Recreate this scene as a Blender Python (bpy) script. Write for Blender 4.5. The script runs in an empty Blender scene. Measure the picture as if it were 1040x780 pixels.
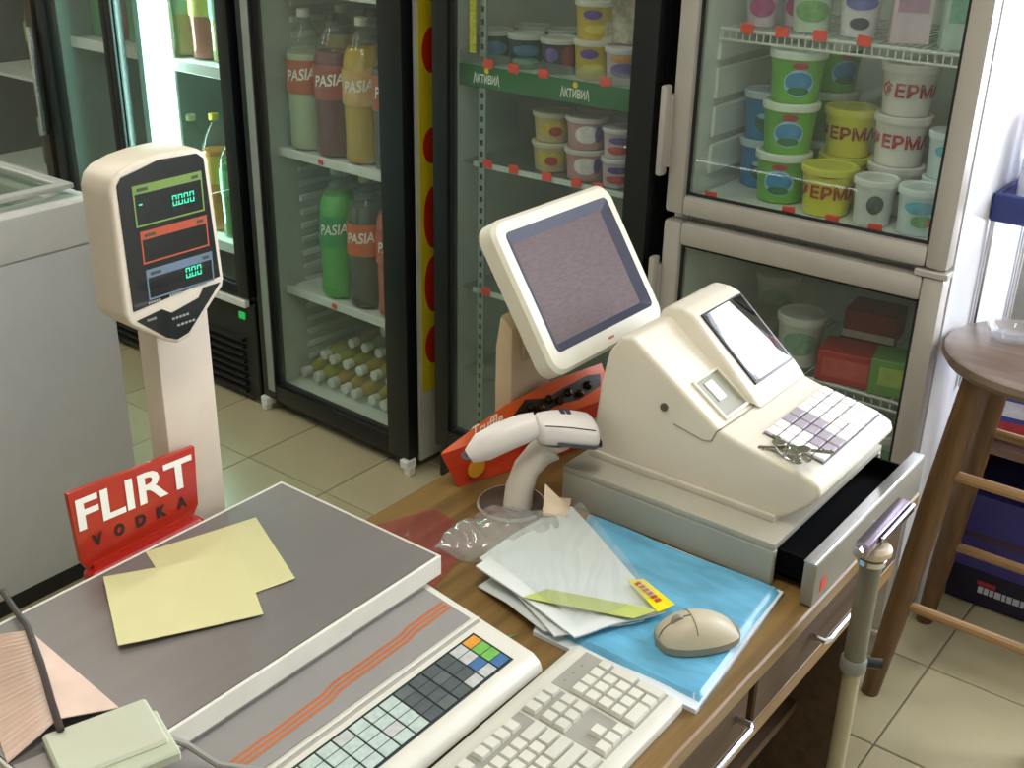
import bpy, bmesh, math, random
from mathutils import Vector, Matrix
random.seed(7)
PI = math.pi
scene = bpy.context.scene
COL = scene.collection

# ------------------------------------------------------------------ camera
CAM_H = 1.70
def camera():
    th, ro, ya = math.radians(24.743), math.radians(-1.2547), math.radians(-37.278)
    f = Vector((math.sin(ya)*math.cos(th), math.cos(ya)*math.cos(th), -math.sin(th)))
    r = Vector((math.cos(ya), -math.sin(ya), 0)); d = f.cross(r)
    r2 = r*math.cos(ro) + d*math.sin(ro); d2 = d*math.cos(ro) - r*math.sin(ro)
    cd = bpy.data.cameras.new('camera'); cam = bpy.data.objects.new('camera', cd); COL.objects.link(cam)
    m = Matrix.Identity(4)
    for i in range(3):
        m[i][0] = r2[i]; m[i][1] = -d2[i]; m[i][2] = -f[i]
    m[2][3] = CAM_H
    cam.matrix_world = m
    cd.sensor_fit = 'HORIZONTAL'; cd.sensor_width = 36.0; cd.lens = 1180.0/1040.0*36.0
    cd.clip_start = 0.02
    scene.camera = cam
camera()

# ------------------------------------------------------------------ world, lights, exposure
def world():
    w = bpy.data.worlds.new('world'); scene.world = w; w.use_nodes = True
    bg = w.node_tree.nodes['Background']
    bg.inputs[0].default_value = (0.84, 0.89, 1.0, 1); bg.inputs[1].default_value = 15.0
world()
def area(name, loc, direction, sx, sy, power, col, portal=False):
    l = bpy.data.lights.new(name, 'AREA'); l.shape = 'RECTANGLE'; l.size = sx; l.size_y = sy
    l.energy = power; l.color = col
    o = bpy.data.objects.new(name, l); COL.objects.link(o); o.location = loc
    o.rotation_euler = Vector(direction).to_track_quat('-Z', 'Y').to_euler()
    if portal: l.cycles.is_portal = True
    return o
WIN_X0, WIN_X1, WIN_Z0, WIN_Z1, WALL_R, WALL_B = -0.52, 1.25, 0.75, 2.50, 1.45, 3.05
area('window_portal', ((WIN_X0+WIN_X1)/2, WALL_B+0.02, (WIN_Z0+WIN_Z1)/2), (0, -1, 0), WIN_X1-WIN_X0, WIN_Z1-WIN_Z0, 1, (1, 1, 1), True)
TUBES = [(-0.6, 0.7), (-2.6, 0.9), (-4.2, 0.9)]
for (tx, ty) in TUBES:
    area('ceiling_tube_light', (tx, ty, 2.60), (0, 0, -1), 0.22, 1.2, 17, (1.0, 0.94, 0.84))
vs = scene.view_settings
vs.view_transform = 'Standard'; vs.look = 'None'; vs.exposure = -0.2; vs.gamma = 1.0; vs.use_curve_mapping = False
scene.cycles.use_denoising = True
scene.cycles.max_bounces = 10; scene.cycles.transparent_max_bounces = 16
scene.cycles.sample_clamp_indirect = 6.0
scene.cycles.caustics_reflective = False; scene.cycles.caustics_refractive = False

# ------------------------------------------------------------------ materials
def lin(c):
    if isinstance(c, str):
        c = [int(c[i:i+2], 16)/255 for i in (0, 2, 4)]
    return [x/12.92 if x <= 0.04045 else ((x+0.055)/1.055)**2.4 for x in c]
MATS = {}
def mat(name, col, rough=0.45, metal=0.0, var=0.06, scale=14.0, bump=0.0, bscale=120.0, spec=0.5, stretch=None, emit=None, estr=0.0, coat=0.0):
    if name in MATS: return MATS[name]
    m = bpy.data.materials.new(name); m.use_nodes = True; MATS[name] = m
    nt = m.node_tree; n = nt.nodes; b = n['Principled BSDF']; L = nt.links.new
    c = lin(col)
    tc = n.new('ShaderNodeTexCoord'); nz = n.new('ShaderNodeTexNoise'); nz.inputs['Scale'].default_value = scale
    nz.inputs['Detail'].default_value = 4
    src = tc.outputs['Object']
    if stretch:
        mp = n.new('ShaderNodeMapping'); mp.inputs['Scale'].default_value = stretch; L(src, mp.inputs[0]); src = mp.outputs[0]
    L(src, nz.inputs['Vector'])
    rp = n.new('ShaderNodeValToRGB'); rp.color_ramp.elements[0].position = 0.3; rp.color_ramp.elements[1].position = 0.7
    rp.color_ramp.elements[0].color = [max(0, x*(1-var)) for x in c]+[1]
    rp.color_ramp.elements[1].color = [min(1, x*(1+var)) for x in c]+[1]
    L(nz.outputs['Fac'], rp.inputs[0]); L(rp.outputs[0], b.inputs['Base Color'])
    b.inputs['Roughness'].default_value = rough; b.inputs['Metallic'].default_value = metal
    b.inputs['Specular IOR Level'].default_value = spec
    b.inputs['Coat Weight'].default_value = coat
    if bump:
        n2 = n.new('ShaderNodeTexNoise'); n2.inputs['Scale'].default_value = bscale; L(src, n2.inputs['Vector'])
        bp = n.new('ShaderNodeBump'); bp.inputs['Strength'].default_value = bump; bp.inputs['Distance'].default_value = 0.004
        L(n2.outputs['Fac'], bp.inputs['Height']); L(bp.outputs[0], b.inputs['Normal'])
    if emit is not None:
        b.inputs['Emission Color'].default_value = lin(emit)+[1]; b.inputs['Emission Strength'].default_value = estr
    return m
def glass(name, tint=(1, 1, 1), body=0.04, rough=0.02, haze='FFFFFF', frough=0.5, ior=1.45):
    """thin clear sheet: transparent, a fresnel sheen and a little diffuse haze"""
    if name in MATS: return MATS[name]
    m = bpy.data.materials.new(name); m.use_nodes = True; MATS[name] = m
    nt = m.node_tree; n = nt.nodes; L = nt.links.new
    n.remove(n['Principled BSDF']); out = n['Material Output']
    tr = n.new('ShaderNodeBsdfTransparent'); tr.inputs[0].default_value = list(tint)+[1]
    gl = n.new('ShaderNodeBsdfGlossy'); gl.inputs['Roughness'].default_value = rough
    df = n.new('ShaderNodeBsdfDiffuse')
    tc = n.new('ShaderNodeTexCoord'); nz = n.new('ShaderNodeTexNoise'); nz.inputs['Scale'].default_value = 6
    L(tc.outputs['Object'], nz.inputs['Vector'])
    rp = n.new('ShaderNodeValToRGB'); h = lin(haze)
    rp.color_ramp.elements[0].color = [x*0.8 for x in h]+[1]; rp.color_ramp.elements[1].color = h+[1]
    L(nz.outputs['Fac'], rp.inputs[0]); L(rp.outputs[0], df.inputs[0])
    m1 = n.new('ShaderNodeMixShader'); m1.inputs[0].default_value = body; L(tr.outputs[0], m1.inputs[1]); L(df.outputs[0], m1.inputs[2])
    lw = n.new('ShaderNodeLayerWeight'); lw.inputs[0].default_value = 0.5     # Schlick reflectance, the same from either side
    pw = n.new('ShaderNodeMath'); pw.operation = 'POWER'; pw.inputs[1].default_value = 5.0; L(lw.outputs['Facing'], pw.inputs[0])
    f0 = ((ior-1)/(ior+1))**2
    ma = n.new('ShaderNodeMath'); ma.operation = 'MULTIPLY_ADD'; ma.inputs[1].default_value = 1-f0; ma.inputs[2].default_value = f0; L(pw.outputs[0], ma.inputs[0])
    m2 = n.new('ShaderNodeMixShader'); L(ma.outputs[0], m2.inputs[0]); L(m1.outputs[0], m2.inputs[1]); L(gl.outputs[0], m2.inputs[2])
    L(m2.outputs[0], out.inputs[0])
    return m
def wood(name, c1, c2, rough=0.45, axis='Y', scale=9.0):
    if name in MATS: return MATS[name]
    m = bpy.data.materials.new(name); m.use_nodes = True; MATS[name] = m
    nt = m.node_tree; n = nt.nodes; b = n['Principled BSDF']; L = nt.links.new
    tc = n.new('ShaderNodeTexCoord'); mp = n.new('ShaderNodeMapping')
    s = [scale*2.4]*3; s['XYZ'.index(axis)] = scale*0.16; mp.inputs['Scale'].default_value = s
    nz = n.new('ShaderNodeTexNoise'); nz.inputs['Scale'].default_value = 2.0; nz.inputs['Detail'].default_value = 6; nz.inputs['Distortion'].default_value = 0.6
    L(tc.outputs['Object'], mp.inputs[0]); L(mp.outputs[0], nz.inputs['Vector'])
    rp = n.new('ShaderNodeValToRGB'); rp.color_ramp.elements[0].position = 0.32; rp.color_ramp.elements[1].position = 0.68
    rp.color_ramp.elements[0].color = lin(c1)+[1]; rp.color_ramp.elements[1].color = lin(c2)+[1]
    L(nz.outputs['Fac'], rp.inputs[0]); L(rp.outputs[0], b.inputs['Base Color']); b.inputs['Roughness'].default_value = rough
    bp = n.new('ShaderNodeBump'); bp.inputs['Strength'].default_value = 0.08; L(nz.outputs['Fac'], bp.inputs['Height']); L(bp.outputs[0], b.inputs['Normal'])
    return m

# ------------------------------------------------------------------ geometry collector
class G:
    def __init__(s): s.v = []; s.f = []
    def add(s, vs_, fs_, M=None):
        k = len(s.v)
        for p in vs_:
            p = Vector(p); s.v.append(M @ p if M else p)
        for f in fs_: s.f.append([i+k for i in f])
        return s
    def box(s, x0, x1, y0, y1, z0, z1, bev=0.0, seg=2, M=None):
        if bev <= 0:
            vs_ = [(x, y, z) for z in (z0, z1) for y in (y0, y1) for x in (x0, x1)]
            return s.add(vs_, [(0, 2, 3, 1), (4, 5, 7, 6), (0, 1, 5, 4), (2, 6, 7, 3), (0, 4, 6, 2), (1, 3, 7, 5)], M)
        bm = bmesh.new(); bmesh.ops.create_cube(bm, size=1)
        for v in bm.verts: v.co = ((x0+x1)/2+v.co.x*(x1-x0), (y0+y1)/2+v.co.y*(y1-y0), (z0+z1)/2+v.co.z*(z1-z0))
        bmesh.ops.bevel(bm, geom=bm.edges[:], offset=bev, segments=seg, profile=0.6, affect='EDGES')
        return s.bm(bm, M)
    def bm(s, bm, M=None):
        bm.verts.ensure_lookup_table(); bm.verts.index_update()
        s.add([v.co.copy() for v in bm.verts], [[v.index for v in f.verts] for f in bm.faces], M); bm.free(); return s
    def poly(s, pts, axis, a, b, bev=0.0, seg=2, M=None):
        """polygon extruded along an axis; pts are the other two coords in order (XY->Z, XZ->Y, YZ->X)"""
        bm = bmesh.new()
        mk = {'X': lambda p, t: (t, p[0], p[1]), 'Y': lambda p, t: (p[0], t, p[1]), 'Z': lambda p, t: (p[0], p[1], t)}[axis]
        A = [bm.verts.new(mk(p, a)) for p in pts]; B = [bm.verts.new(mk(p, b)) for p in pts]
        bm.faces.new(A); bm.faces.new(B[::-1]); n = len(pts)
        for i in range(n): bm.faces.new((A[i], B[i], B[(i+1) % n], A[(i+1) % n]))
        bmesh.ops.recalc_face_normals(bm, faces=bm.faces[:])
        if bev: bmesh.ops.bevel(bm, geom=bm.edges[:], offset=bev, segments=seg, profile=0.6, affect='EDGES')
        return s.bm(bm, M)
    def lathe(s, prof, n=20, a0=0.0, a1=None, M=None):
        full = a1 is None
        if full: a1 = a0+2*PI
        cols = n if full else n+1
        vs_ = []; fs_ = []
        for (r, z) in prof:
            for i in range(cols):
                a = a0+(a1-a0)*i/n; vs_.append((r*math.cos(a), r*math.sin(a), z))
        for j in range(len(prof)-1):
            for i in range(n):
                i2 = (i+1) % cols; fs_.append((j*cols+i, j*cols+i2, (j+1)*cols+i2, (j+1)*cols+i))
        if full:
            if prof[0][0] > 1e-5: fs_.append(tuple(range(cols))[::-1])
            if prof[-1][0] > 1e-5: fs_.append(tuple((len(prof)-1)*cols+i for i in range(cols)))
        return s.add(vs_, fs_, M)
    def tube(s, pts, r, n=8, caps=True):
        pts = [Vector(p) for p in pts]; rs = r if isinstance(r, (list, tuple)) else [r]*len(pts)
        vs_ = []; fs_ = []; up = Vector((0, 0, 1)); t0 = (pts[1]-pts[0]).normalized()
        if abs(t0.dot(up)) > 0.9: up = Vector((0, 1, 0))
        u = t0.cross(up).normalized()
        for k, p in enumerate(pts):
            t = (pts[min(k+1, len(pts)-1)]-pts[max(k-1, 0)]).normalized()
            u = (u-t*u.dot(t)).normalized(); w = t.cross(u)
            for i in range(n):
                a = 2*PI*i/n; vs_.append(p+(u*math.cos(a)+w*math.sin(a))*rs[k])
        for k in range(len(pts)-1):
            for i in range(n):
                j = (i+1) % n; fs_.append((k*n+i, k*n+j, (k+1)*n+j, (k+1)*n+i))
        if caps: fs_ += [tuple(range(n))[::-1], tuple((len(pts)-1)*n+i for i in range(n))]
        return s.add(vs_, fs_)
    def cyl(s, p, q, r, n=16): return s.tube([p, q], r, n)
    def grid(s, nx, ny, fn, thick=0.0):
        """surface fn(u,v)->point, optionally given thickness downward"""
        top = [Vector(fn(i/nx, j/ny)) for j in range(ny+1) for i in range(nx+1)]
        w = nx+1; fs_ = [(j*w+i, j*w+i+1, (j+1)*w+i+1, (j+1)*w+i) for j in range(ny) for i in range(nx)]
        if not thick: return s.add(top, fs_)
        k = len(top); bot = [p-Vector((0, 0, thick)) for p in top]
        fs2 = [tuple(i+k for i in f[::-1]) for f in fs_]
        rim = [i for i in range(w)]+[j*w+nx for j in range(1, ny+1)]+[ny*w+i for i in range(nx-1, -1, -1)]+[j*w for j in range(ny-1, 0, -1)]
        side = [(rim[i], rim[i]+k, rim[(i+1) % len(rim)]+k, rim[(i+1) % len(rim)]) for i in range(len(rim))]
        return s.add(top+bot, fs_+fs2+side)
    def mesh(s, name, m, M=None, smooth=35):
        me = bpy.data.meshes.new(name)
        vs_ = [M @ p for p in s.v] if M else s.v
        me.from_pydata([tuple(p) for p in vs_], [], s.f)
        bm = bmesh.new(); bm.from_mesh(me); bmesh.ops.recalc_face_normals(bm, faces=bm.faces[:]); bm.to_mesh(me); bm.free()
        me.materials.append(m); me.update()
        if smooth:
            for p in me.polygons: p.use_smooth = True
            me.set_sharp_from_angle(angle=math.radians(smooth))
        return me
TXT = {}
def text_geo(body, size=1.0, bold=0.0, extrude=0.0, shear=0.0):
    """centred lettering in the x-y plane as verts, faces"""
    key = (body, bold, extrude, shear)
    if key not in TXT:
        cu = bpy.data.curves.new('lettering', 'FONT'); cu.body = body; cu.size = 1.0; cu.offset = bold; cu.extrude = extrude; cu.shear = shear
        cu.resolution_u = 3; cu.align_x = 'CENTER'; cu.align_y = 'CENTER'
        o = bpy.data.objects.new('lettering', cu); COL.objects.link(o); bpy.context.view_layer.update()
        me = bpy.data.meshes.new_from_object(o.evaluated_get(bpy.context.evaluated_depsgraph_get()))
        TXT[key] = ([v.co.copy() for v in me.vertices], [list(p.vertices) for p in me.polygons])
        bpy.data.objects.remove(o); bpy.data.curves.remove(cu); bpy.data.meshes.remove(me)
    v, f = TXT[key]
    return [p*size for p in v], f
def fit_text(body, w, h, bold=0.0, shear=0.0, extrude=0.0):
    v, f = text_geo(body, 1.0, bold, extrude, shear)
    xs = [p.x for p in v]; ys = [p.y for p in v]; sx = w/(max(xs)-min(xs)); sy = h/(max(ys)-min(ys))
    cx = (max(xs)+min(xs))/2; cy = (max(ys)+min(ys))/2
    return [Vector(((p.x-cx)*sx, (p.y-cy)*sy, p.z)) for p in v], f
def frame(o, ux, uy):
    """matrix mapping x->ux, y->uy, z->ux x uy at origin o"""
    ux = Vector(ux).normalized(); uy = Vector(uy).normalized(); uz = ux.cross(uy)
    m = Matrix.Identity(4)
    for i in range(3): m[i][0] = ux[i]; m[i][1] = uy[i]; m[i][2] = uz[i]; m[i][3] = o[i]
    return m

# ------------------------------------------------------------------ things and parts
def tag(o, label=None, cat=None, group=None, kind=None):
    if label: o['label'] = label
    if cat: o['category'] = cat
    if group: o['group'] = group
    if kind: o['kind'] = kind
    return o
class Thing:
    def __init__(s, name, label, cat, loc=(0, 0, 0), rz=0.0, group=None, kind=None):
        s.o = bpy.data.objects.new(name, None); COL.objects.link(s.o); s.o.empty_display_size = 0.05
        s.o.location = loc; s.o.rotation_euler = (0, 0, rz); tag(s.o, label, cat, group, kind)
        s.inv = (Matrix.Translation(loc) @ Matrix.Rotation(rz, 4, 'Z')).inverted()
    def part(s, name, g, m, parent=None, world=False, smooth=35, label=None, kind=None):
        me = g if isinstance(g, bpy.types.Mesh) else g.mesh(name, m, s.inv if world else None, smooth)
        o = bpy.data.objects.new(name, me); COL.objects.link(o); o.parent = parent or s.o
        if label: o['label'] = label
        if kind: o['kind'] = kind
        return o
def single(name, g, m, label, cat, group=None, kind=None, smooth=35, origin=None):
    """a thing that is one mesh; origin at its base centre"""
    if origin is None:
        xs = [p.x for p in g.v]; ys = [p.y for p in g.v]; zs = [p.z for p in g.v]
        origin = ((min(xs)+max(xs))/2, (min(ys)+max(ys))/2, min(zs))
    me = g.mesh(name, m, Matrix.Translation([-c for c in origin]), smooth)
    o = bpy.data.objects.new(name, me); COL.objects.link(o); o.location = origin
    return tag(o, label, cat, group, kind)
class Kind:
    """a kind of thing: meshes built once, then placed many times with shared data"""
    def __init__(s, name, cat): s.name = name; s.cat = cat; s.p = []
    def part(s, name, g, m, parent=None, smooth=35):
        s.p.append((name, g.mesh(name, m, None, smooth), parent)); return len(s.p)-1
    def place(s, loc, rz, label, group=None, rot=None, scale=None):
        e = bpy.data.objects.new(s.name, None); COL.objects.link(e); e.empty_display_size = 0.04
        e.location = loc; e.rotation_euler = rot or (0, 0, rz); tag(e, label, s.cat, group)
        if scale: e.scale = scale
        made = []
        for (n, me, par) in s.p:
            o = bpy.data.objects.new(n, me); COL.objects.link(o); o.parent = e if par is None else made[par]; made.append(o)
        return e

# common materials
M_white = mat('white_enamel', 'E4E4DF', 0.35)
M_cream = mat('cream_plastic', 'DAD6C6', 0.42, var=0.03, bump=0.02, bscale=400)
M_black = mat('black_plastic', '17191A', 0.4)
M_blackm = mat('black_painted_metal', '101314', 0.35)
M_dark = mat('dark_rubber', '1C1C1E', 0.7)
M_chrome = mat('chrome', 'CFD0D4', 0.18, 1.0)
M_steel = mat('brushed_steel', '8C8A88', 0.38, 0.85, stretch=(1, 60, 1), scale=8)
M_alu = mat('silver_painted_frame', 'B9B4AC', 0.4, 0.35, var=0.03)
M_liner = mat('fridge_liner', 'DCE0DA', 0.4)
M_pane = glass('door_pane_glass', (0.93, 0.97, 0.95), 0.035, 0.02, 'C8D0CC')
M_tag = mat('red_price_tag', 'F0452A', 0.5)
M_wire = mat('white_coated_wire', 'D8D8D4', 0.35)

# ------------------------------------------------------------------ the room
X0, X1, Y0, Y1, ZC = -5.0, WALL_R, -1.7, 3.05, 2.75
def room():
    M_grout = mat('tile_grout', '7B7362', 0.8, var=0.12)
    M_wall = mat('painted_wall', 'D9D6CB', 0.7, var=0.03, bump=0.03)
    fl = single('floor', G().box(X0, X1, Y0, Y1, -0.06, -0.004), M_grout, 'floor of square cream ceramic tiles with darker joints', 'floor', kind='structure', origin=(0, 0, 0))
    tile_m = [mat('floor_tile_%d' % i, c, 0.28, var=0.07, scale=5) for i, c in enumerate(('B4A988', 'B8AE8C', 'AFA584', 'BBB090'))]
    S = 0.33; g = G().box(0.002, S-0.002, 0.002, S-0.002, -0.012, 0.0, 0.002, 1)
    meshes = [g.mesh('tile', m) for m in tile_m]
    x = -2.52-S*7
    while x < X1-S*0.5:
        y = 1.995-S*8
        while y < Y1-S*0.3:
            o = bpy.data.objects.new('tile', random.choice(meshes)); COL.objects.link(o); o.parent = fl; o.location = (x, y, 0)
            y += S
        x += S
    g = G()
    g.box(X0, WIN_X0, Y1, Y1+.12, 0, ZC); g.box(WIN_X1, X1+.12, Y1, Y1+.12, 0, ZC); g.box(WIN_X0, WIN_X1, Y1, Y1+.12, 0, WIN_Z0); g.box(WIN_X0, WIN_X1, Y1, Y1+.12, WIN_Z1, ZC)
    single('wall_back', g, M_wall, 'pale painted wall with the bright shop window behind the row of fridges', 'wall', kind='structure')
    single('wall_front', G().box(X0, X1, Y0-0.1, Y0, 0, ZC), M_wall, 'pale painted wall behind the counter', 'wall', kind='structure')
    single('wall_left', G().box(X0-0.1, X0, Y0, Y1, 0, ZC), M_wall, 'pale painted wall at the far side', 'wall', kind='structure')
    single('wall_right', G().box(X1, X1+0.12, Y0, Y1, 0, ZC), M_wall, 'pale painted wall on the right', 'wall', kind='structure')
    single('ceiling', G().box(X0, X1, Y0, Y1, ZC, ZC+0.08), mat('ceiling_paint', 'E2E0D8', 0.8), 'plain white ceiling', 'ceiling', kind='structure')
    t = Thing('window_1', 'large shop window letting in daylight beside the silver fridge', 'window', ((WIN_X0+WIN_X1)/2, Y1+0.06, WIN_Z0), kind='structure')
    g = G(); a, b, c, d = WIN_X0, WIN_X1, WIN_Z0, WIN_Z1
    g.box(a, a+.05, Y1+.03, Y1+.09, c, d); g.box(b-.05, b, Y1+.03, Y1+.09, c, d)
    g.box(a+.05, b-.05, Y1+.03, Y1+.09, c, c+.05); g.box(a+.05, b-.05, Y1+.03, Y1+.09, d-.05, d)
    g.box((a+b)/2-.03, (a+b)/2+.03, Y1+.03, Y1+.09, c+.05, d-.05)
    t.part('window_frame', g, M_white, world=True)
    for s in (0, 1):
        x0 = a+.05 if s == 0 else (a+b)/2+.03; x1 = (a+b)/2-.03 if s == 0 else b-.05
        t.part('pane', G().box(x0, x1, Y1+.058, Y1+.064, c+.05, d-.05), glass('window_glass', (1, 1, 1), 0.0), world=True)
    for i, (tx, ty) in enumerate(TUBES):
        t = Thing('ceiling_light', ('twin tube ceiling light above the counter', 'twin tube ceiling light above the aisle', 'twin tube ceiling light above the chest freezer')[i], 'light', (tx, ty, ZC-0.13), group='ceiling lights')
        t.part('housing', G().box(tx-.11, tx+.11, ty-.63, ty+.63, ZC-.06, ZC, .01), M_white, world=True)
        for s in (-.05, .05):
            t.part('tube', G().cyl((tx+s, ty-.6, ZC-.09), (tx+s, ty+.6, ZC-.09), .013, 10), mat('lamp_tube', 'FFFFFF', .4, emit='FFF4E0', estr=4), world=True)
            t.part('socket', G().box(tx+s-.015, tx+s+.015, ty-.63, ty-.6, ZC-.11, ZC-.06).box(tx+s-.015, tx+s+.015, ty+.6, ty+.63, ZC-.11, ZC-.06), M_white, world=True)
room()

# ------------------------------------------------------------------ fridges
def price_tags(t, shelf, xs, y, z, w=0.030, h=0.022):
    me = G().box(-w/2, w/2, -0.004, 0.0, -h/2, h/2, 0.0015, 1).mesh('price_tag', M_tag)
    for x in xs:
        o = t.part('price_tag', me, M_tag, shelf); o.location = (x, y, z+random.uniform(-.002, .002)); o.rotation_euler = (0, random.uniform(-.12, .12), 0)
def cabinet(t, w, d, h, m_out, m_in, y0=0.05, th=0.035, zb=0.0):
    g = G(); a = w/2
    g.box(-a, -a+th, y0, d, zb, h); g.box(a-th, a, y0, d, zb, h); g.box(-a+th, a-th, d-th, d, zb, h); g.box(-a+th, a-th, y0, d-th, h-th, h)
    t.part('cabinet', g, m_out)
    g = G(); i = a-th-0.001; e = 0.006
    g.box(-i, -i+e, y0+.004, d-th-.001, zb+.02, h-th-.001); g.box(i-e, i, y0+.004, d-th-.001, zb+.02, h-th-.001); g.box(-i+e, i-e, d-th-.008, d-th-.001, zb+.02, h-th-.001)
    return t.part('liner', g, m_in)
def door(t, x0, x1, z0, z1, fl, fr, fb, ft, m, th=0.045, bev=0.006, gasket=True):
    g = G()
    g.box(x0, x0+fl, 0, th, z0, z1, bev); g.box(x1-fr, x1, 0, th, z0, z1, bev)
    g.box(x0+fl-.002, x1-fr+.002, 0, th, z0, z0+fb, bev); g.box(x0+fl-.002, x1-fr+.002, 0, th, z1-ft, z1, bev)
    d = t.part('door', g, m)
    t.part('pane', G().box(x0+fl-.004, x1-fr+.004, .018, .023, z0+fb-.004, z1-ft+.004), M_pane, d)
    if gasket:
        g = G(); e = 0.006; a, b, c, f = x0+fl, x1-fr, z0+fb, z1-ft
        g.box(a-.001, a+e, .012, .018, c, f); g.box(b-e, b+.001, .012, .018, c, f); g.box(a+e, b-e, .012, .018, c-.001, c+e); g.box(a+e, b-e, .012, .018, f-e, f+.001)
        t.part('gasket', g, M_dark, d)
    return d
def louvres(t, x0, x1, y, z0, z1, n, m):
    dz = (z1-z0)/n
    me = G().poly([(0, 0), (-.014, dz*.15), (-.014, dz*.35), (0, dz*.6)], 'X', x0, x1).mesh('louvre', m)
    for i in range(n):
        o = t.part('louvre', me, m); o.location = (0, y, z0+dz*i)
def slab_shelf(t, w, y0, y1, z, m=None, lip=0.028, edge=None):
    s = t.part('shelf', G().box(-w/2, w/2, y0+.006, y1, z-.012, z), m or M_white)
    t.part('shelf_edge', G().box(-w/2, w/2, y0, y0+.006, z-lip, z+.006, .002, 1), edge or m or M_white, s)
    return s
def wire_shelf(t, w, y0, y1, z, m=None, n=26):
    g = G(); m = m or M_wire
    g.cyl((-w/2, y0, z), (w/2, y0, z), .004, 8); g.cyl((-w/2, y0, z-.022), (w/2, y0, z-.022), .003, 8); g.cyl((-w/2, y1, z), (w/2, y1, z), .004, 8)
    g.cyl((-w/2, (y0+y1)/2, z-.005), (w/2, (y0+y1)/2, z-.005), .004, 8)
    s = t.part('shelf', g, m)
    me = G().tube([(0, y0, z-.022), (0, y0, z+.003), (0, y1, z+.003)], .0018, 5).mesh('wire', m)
    for i in range(n):
        o = t.part('wire', me, m, s); o.location = (-w/2+w*(i+.5)/n, 0, 0)
    return s

# --- bottles and tubs
def bottle_kind(name, r, h, liquid, cap, label=None, letters=None, lettercol='F2EFE6', fill=0.78, lz=(0.42, 0.66), clear=True, shape='soda'):
    k = Kind(name, 'bottle')
    if shape == 'soda':
        pr = [(r*.55, 0), (r*.92, h*.012), (r, h*.05), (r*.97, h*.2), (r, h*.36), (r, h*.66), (r*.96, h*.72), (r*.78, h*.8), (r*.45, h*.88), (r*.27, h*.92), (r*.27, h*.965)]
    else:
        pr = [(r*.8, 0), (r, h*.02), (r, h*.55), (r*.93, h*.64), (r*.7, h*.76), (r*.52, h*.84), (r*.50, h*.95)]
    def rad(z):
        for (a, za), (b, zb) in zip(pr, pr[1:]):
            if za <= z <= zb: return a+(b-a)*(z-za)/max(1e-6, zb-za)
        return pr[-1][0]
    zf = h*fill; cr = r*(.33 if shape == 'soda' else .52)
    lp = [(max(.001, p[0]-.002), p[1]+.002) for p in pr if p[1] < zf]+[(rad(zf)-.002, zf)]
    lm = mat('liquid_'+liquid, liquid, 0.12, var=0.05, coat=0.3)
    b = k.part('body', G().lathe(pr, 20), glass('clear_bottle', (.97, .99, .97), 0.05, 0.06, 'D8E0D8'))
    k.part('liquid', G().lathe(lp, 20), lm, b)
    k.part('cap', G().lathe([(cr*.93, h*(.945 if cr < r*.5 else .86)), (cr, h*(.95 if cr < r*.5 else .87)), (cr, h*.995), (cr*.88, h), (0.0001, h)], 16), mat('cap_'+cap, cap, 0.4))
    if label:
        z0, z1 = h*lz[0], h*lz[1]
        li = k.part('label', G().lathe([(rad(z0)+.0012, z0), (rad((z0+z1)/2)+.0012, (z0+z1)/2), (rad(z1)+.0012, z1)], 20, PI*1.5-2.6, PI*1.5+2.6), mat('label_'+label, label, 0.4, var=.12, scale=30))
        if letters:
            v, f = fit_text(letters, r*1.55, (z1-z0)*.34, 0.02, 0.15)
            R = r+.0028; zc = z0+(z1-z0)*.58
            vv = [(R*math.sin(p.x/R), -R*math.cos(p.x/R), zc+p.y+p.x*.12) for p in v]
            k.part('lettering', G().add(vv, f), mat('print_'+lettercol, lettercol, .5), li, smooth=0)
    return k
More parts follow.
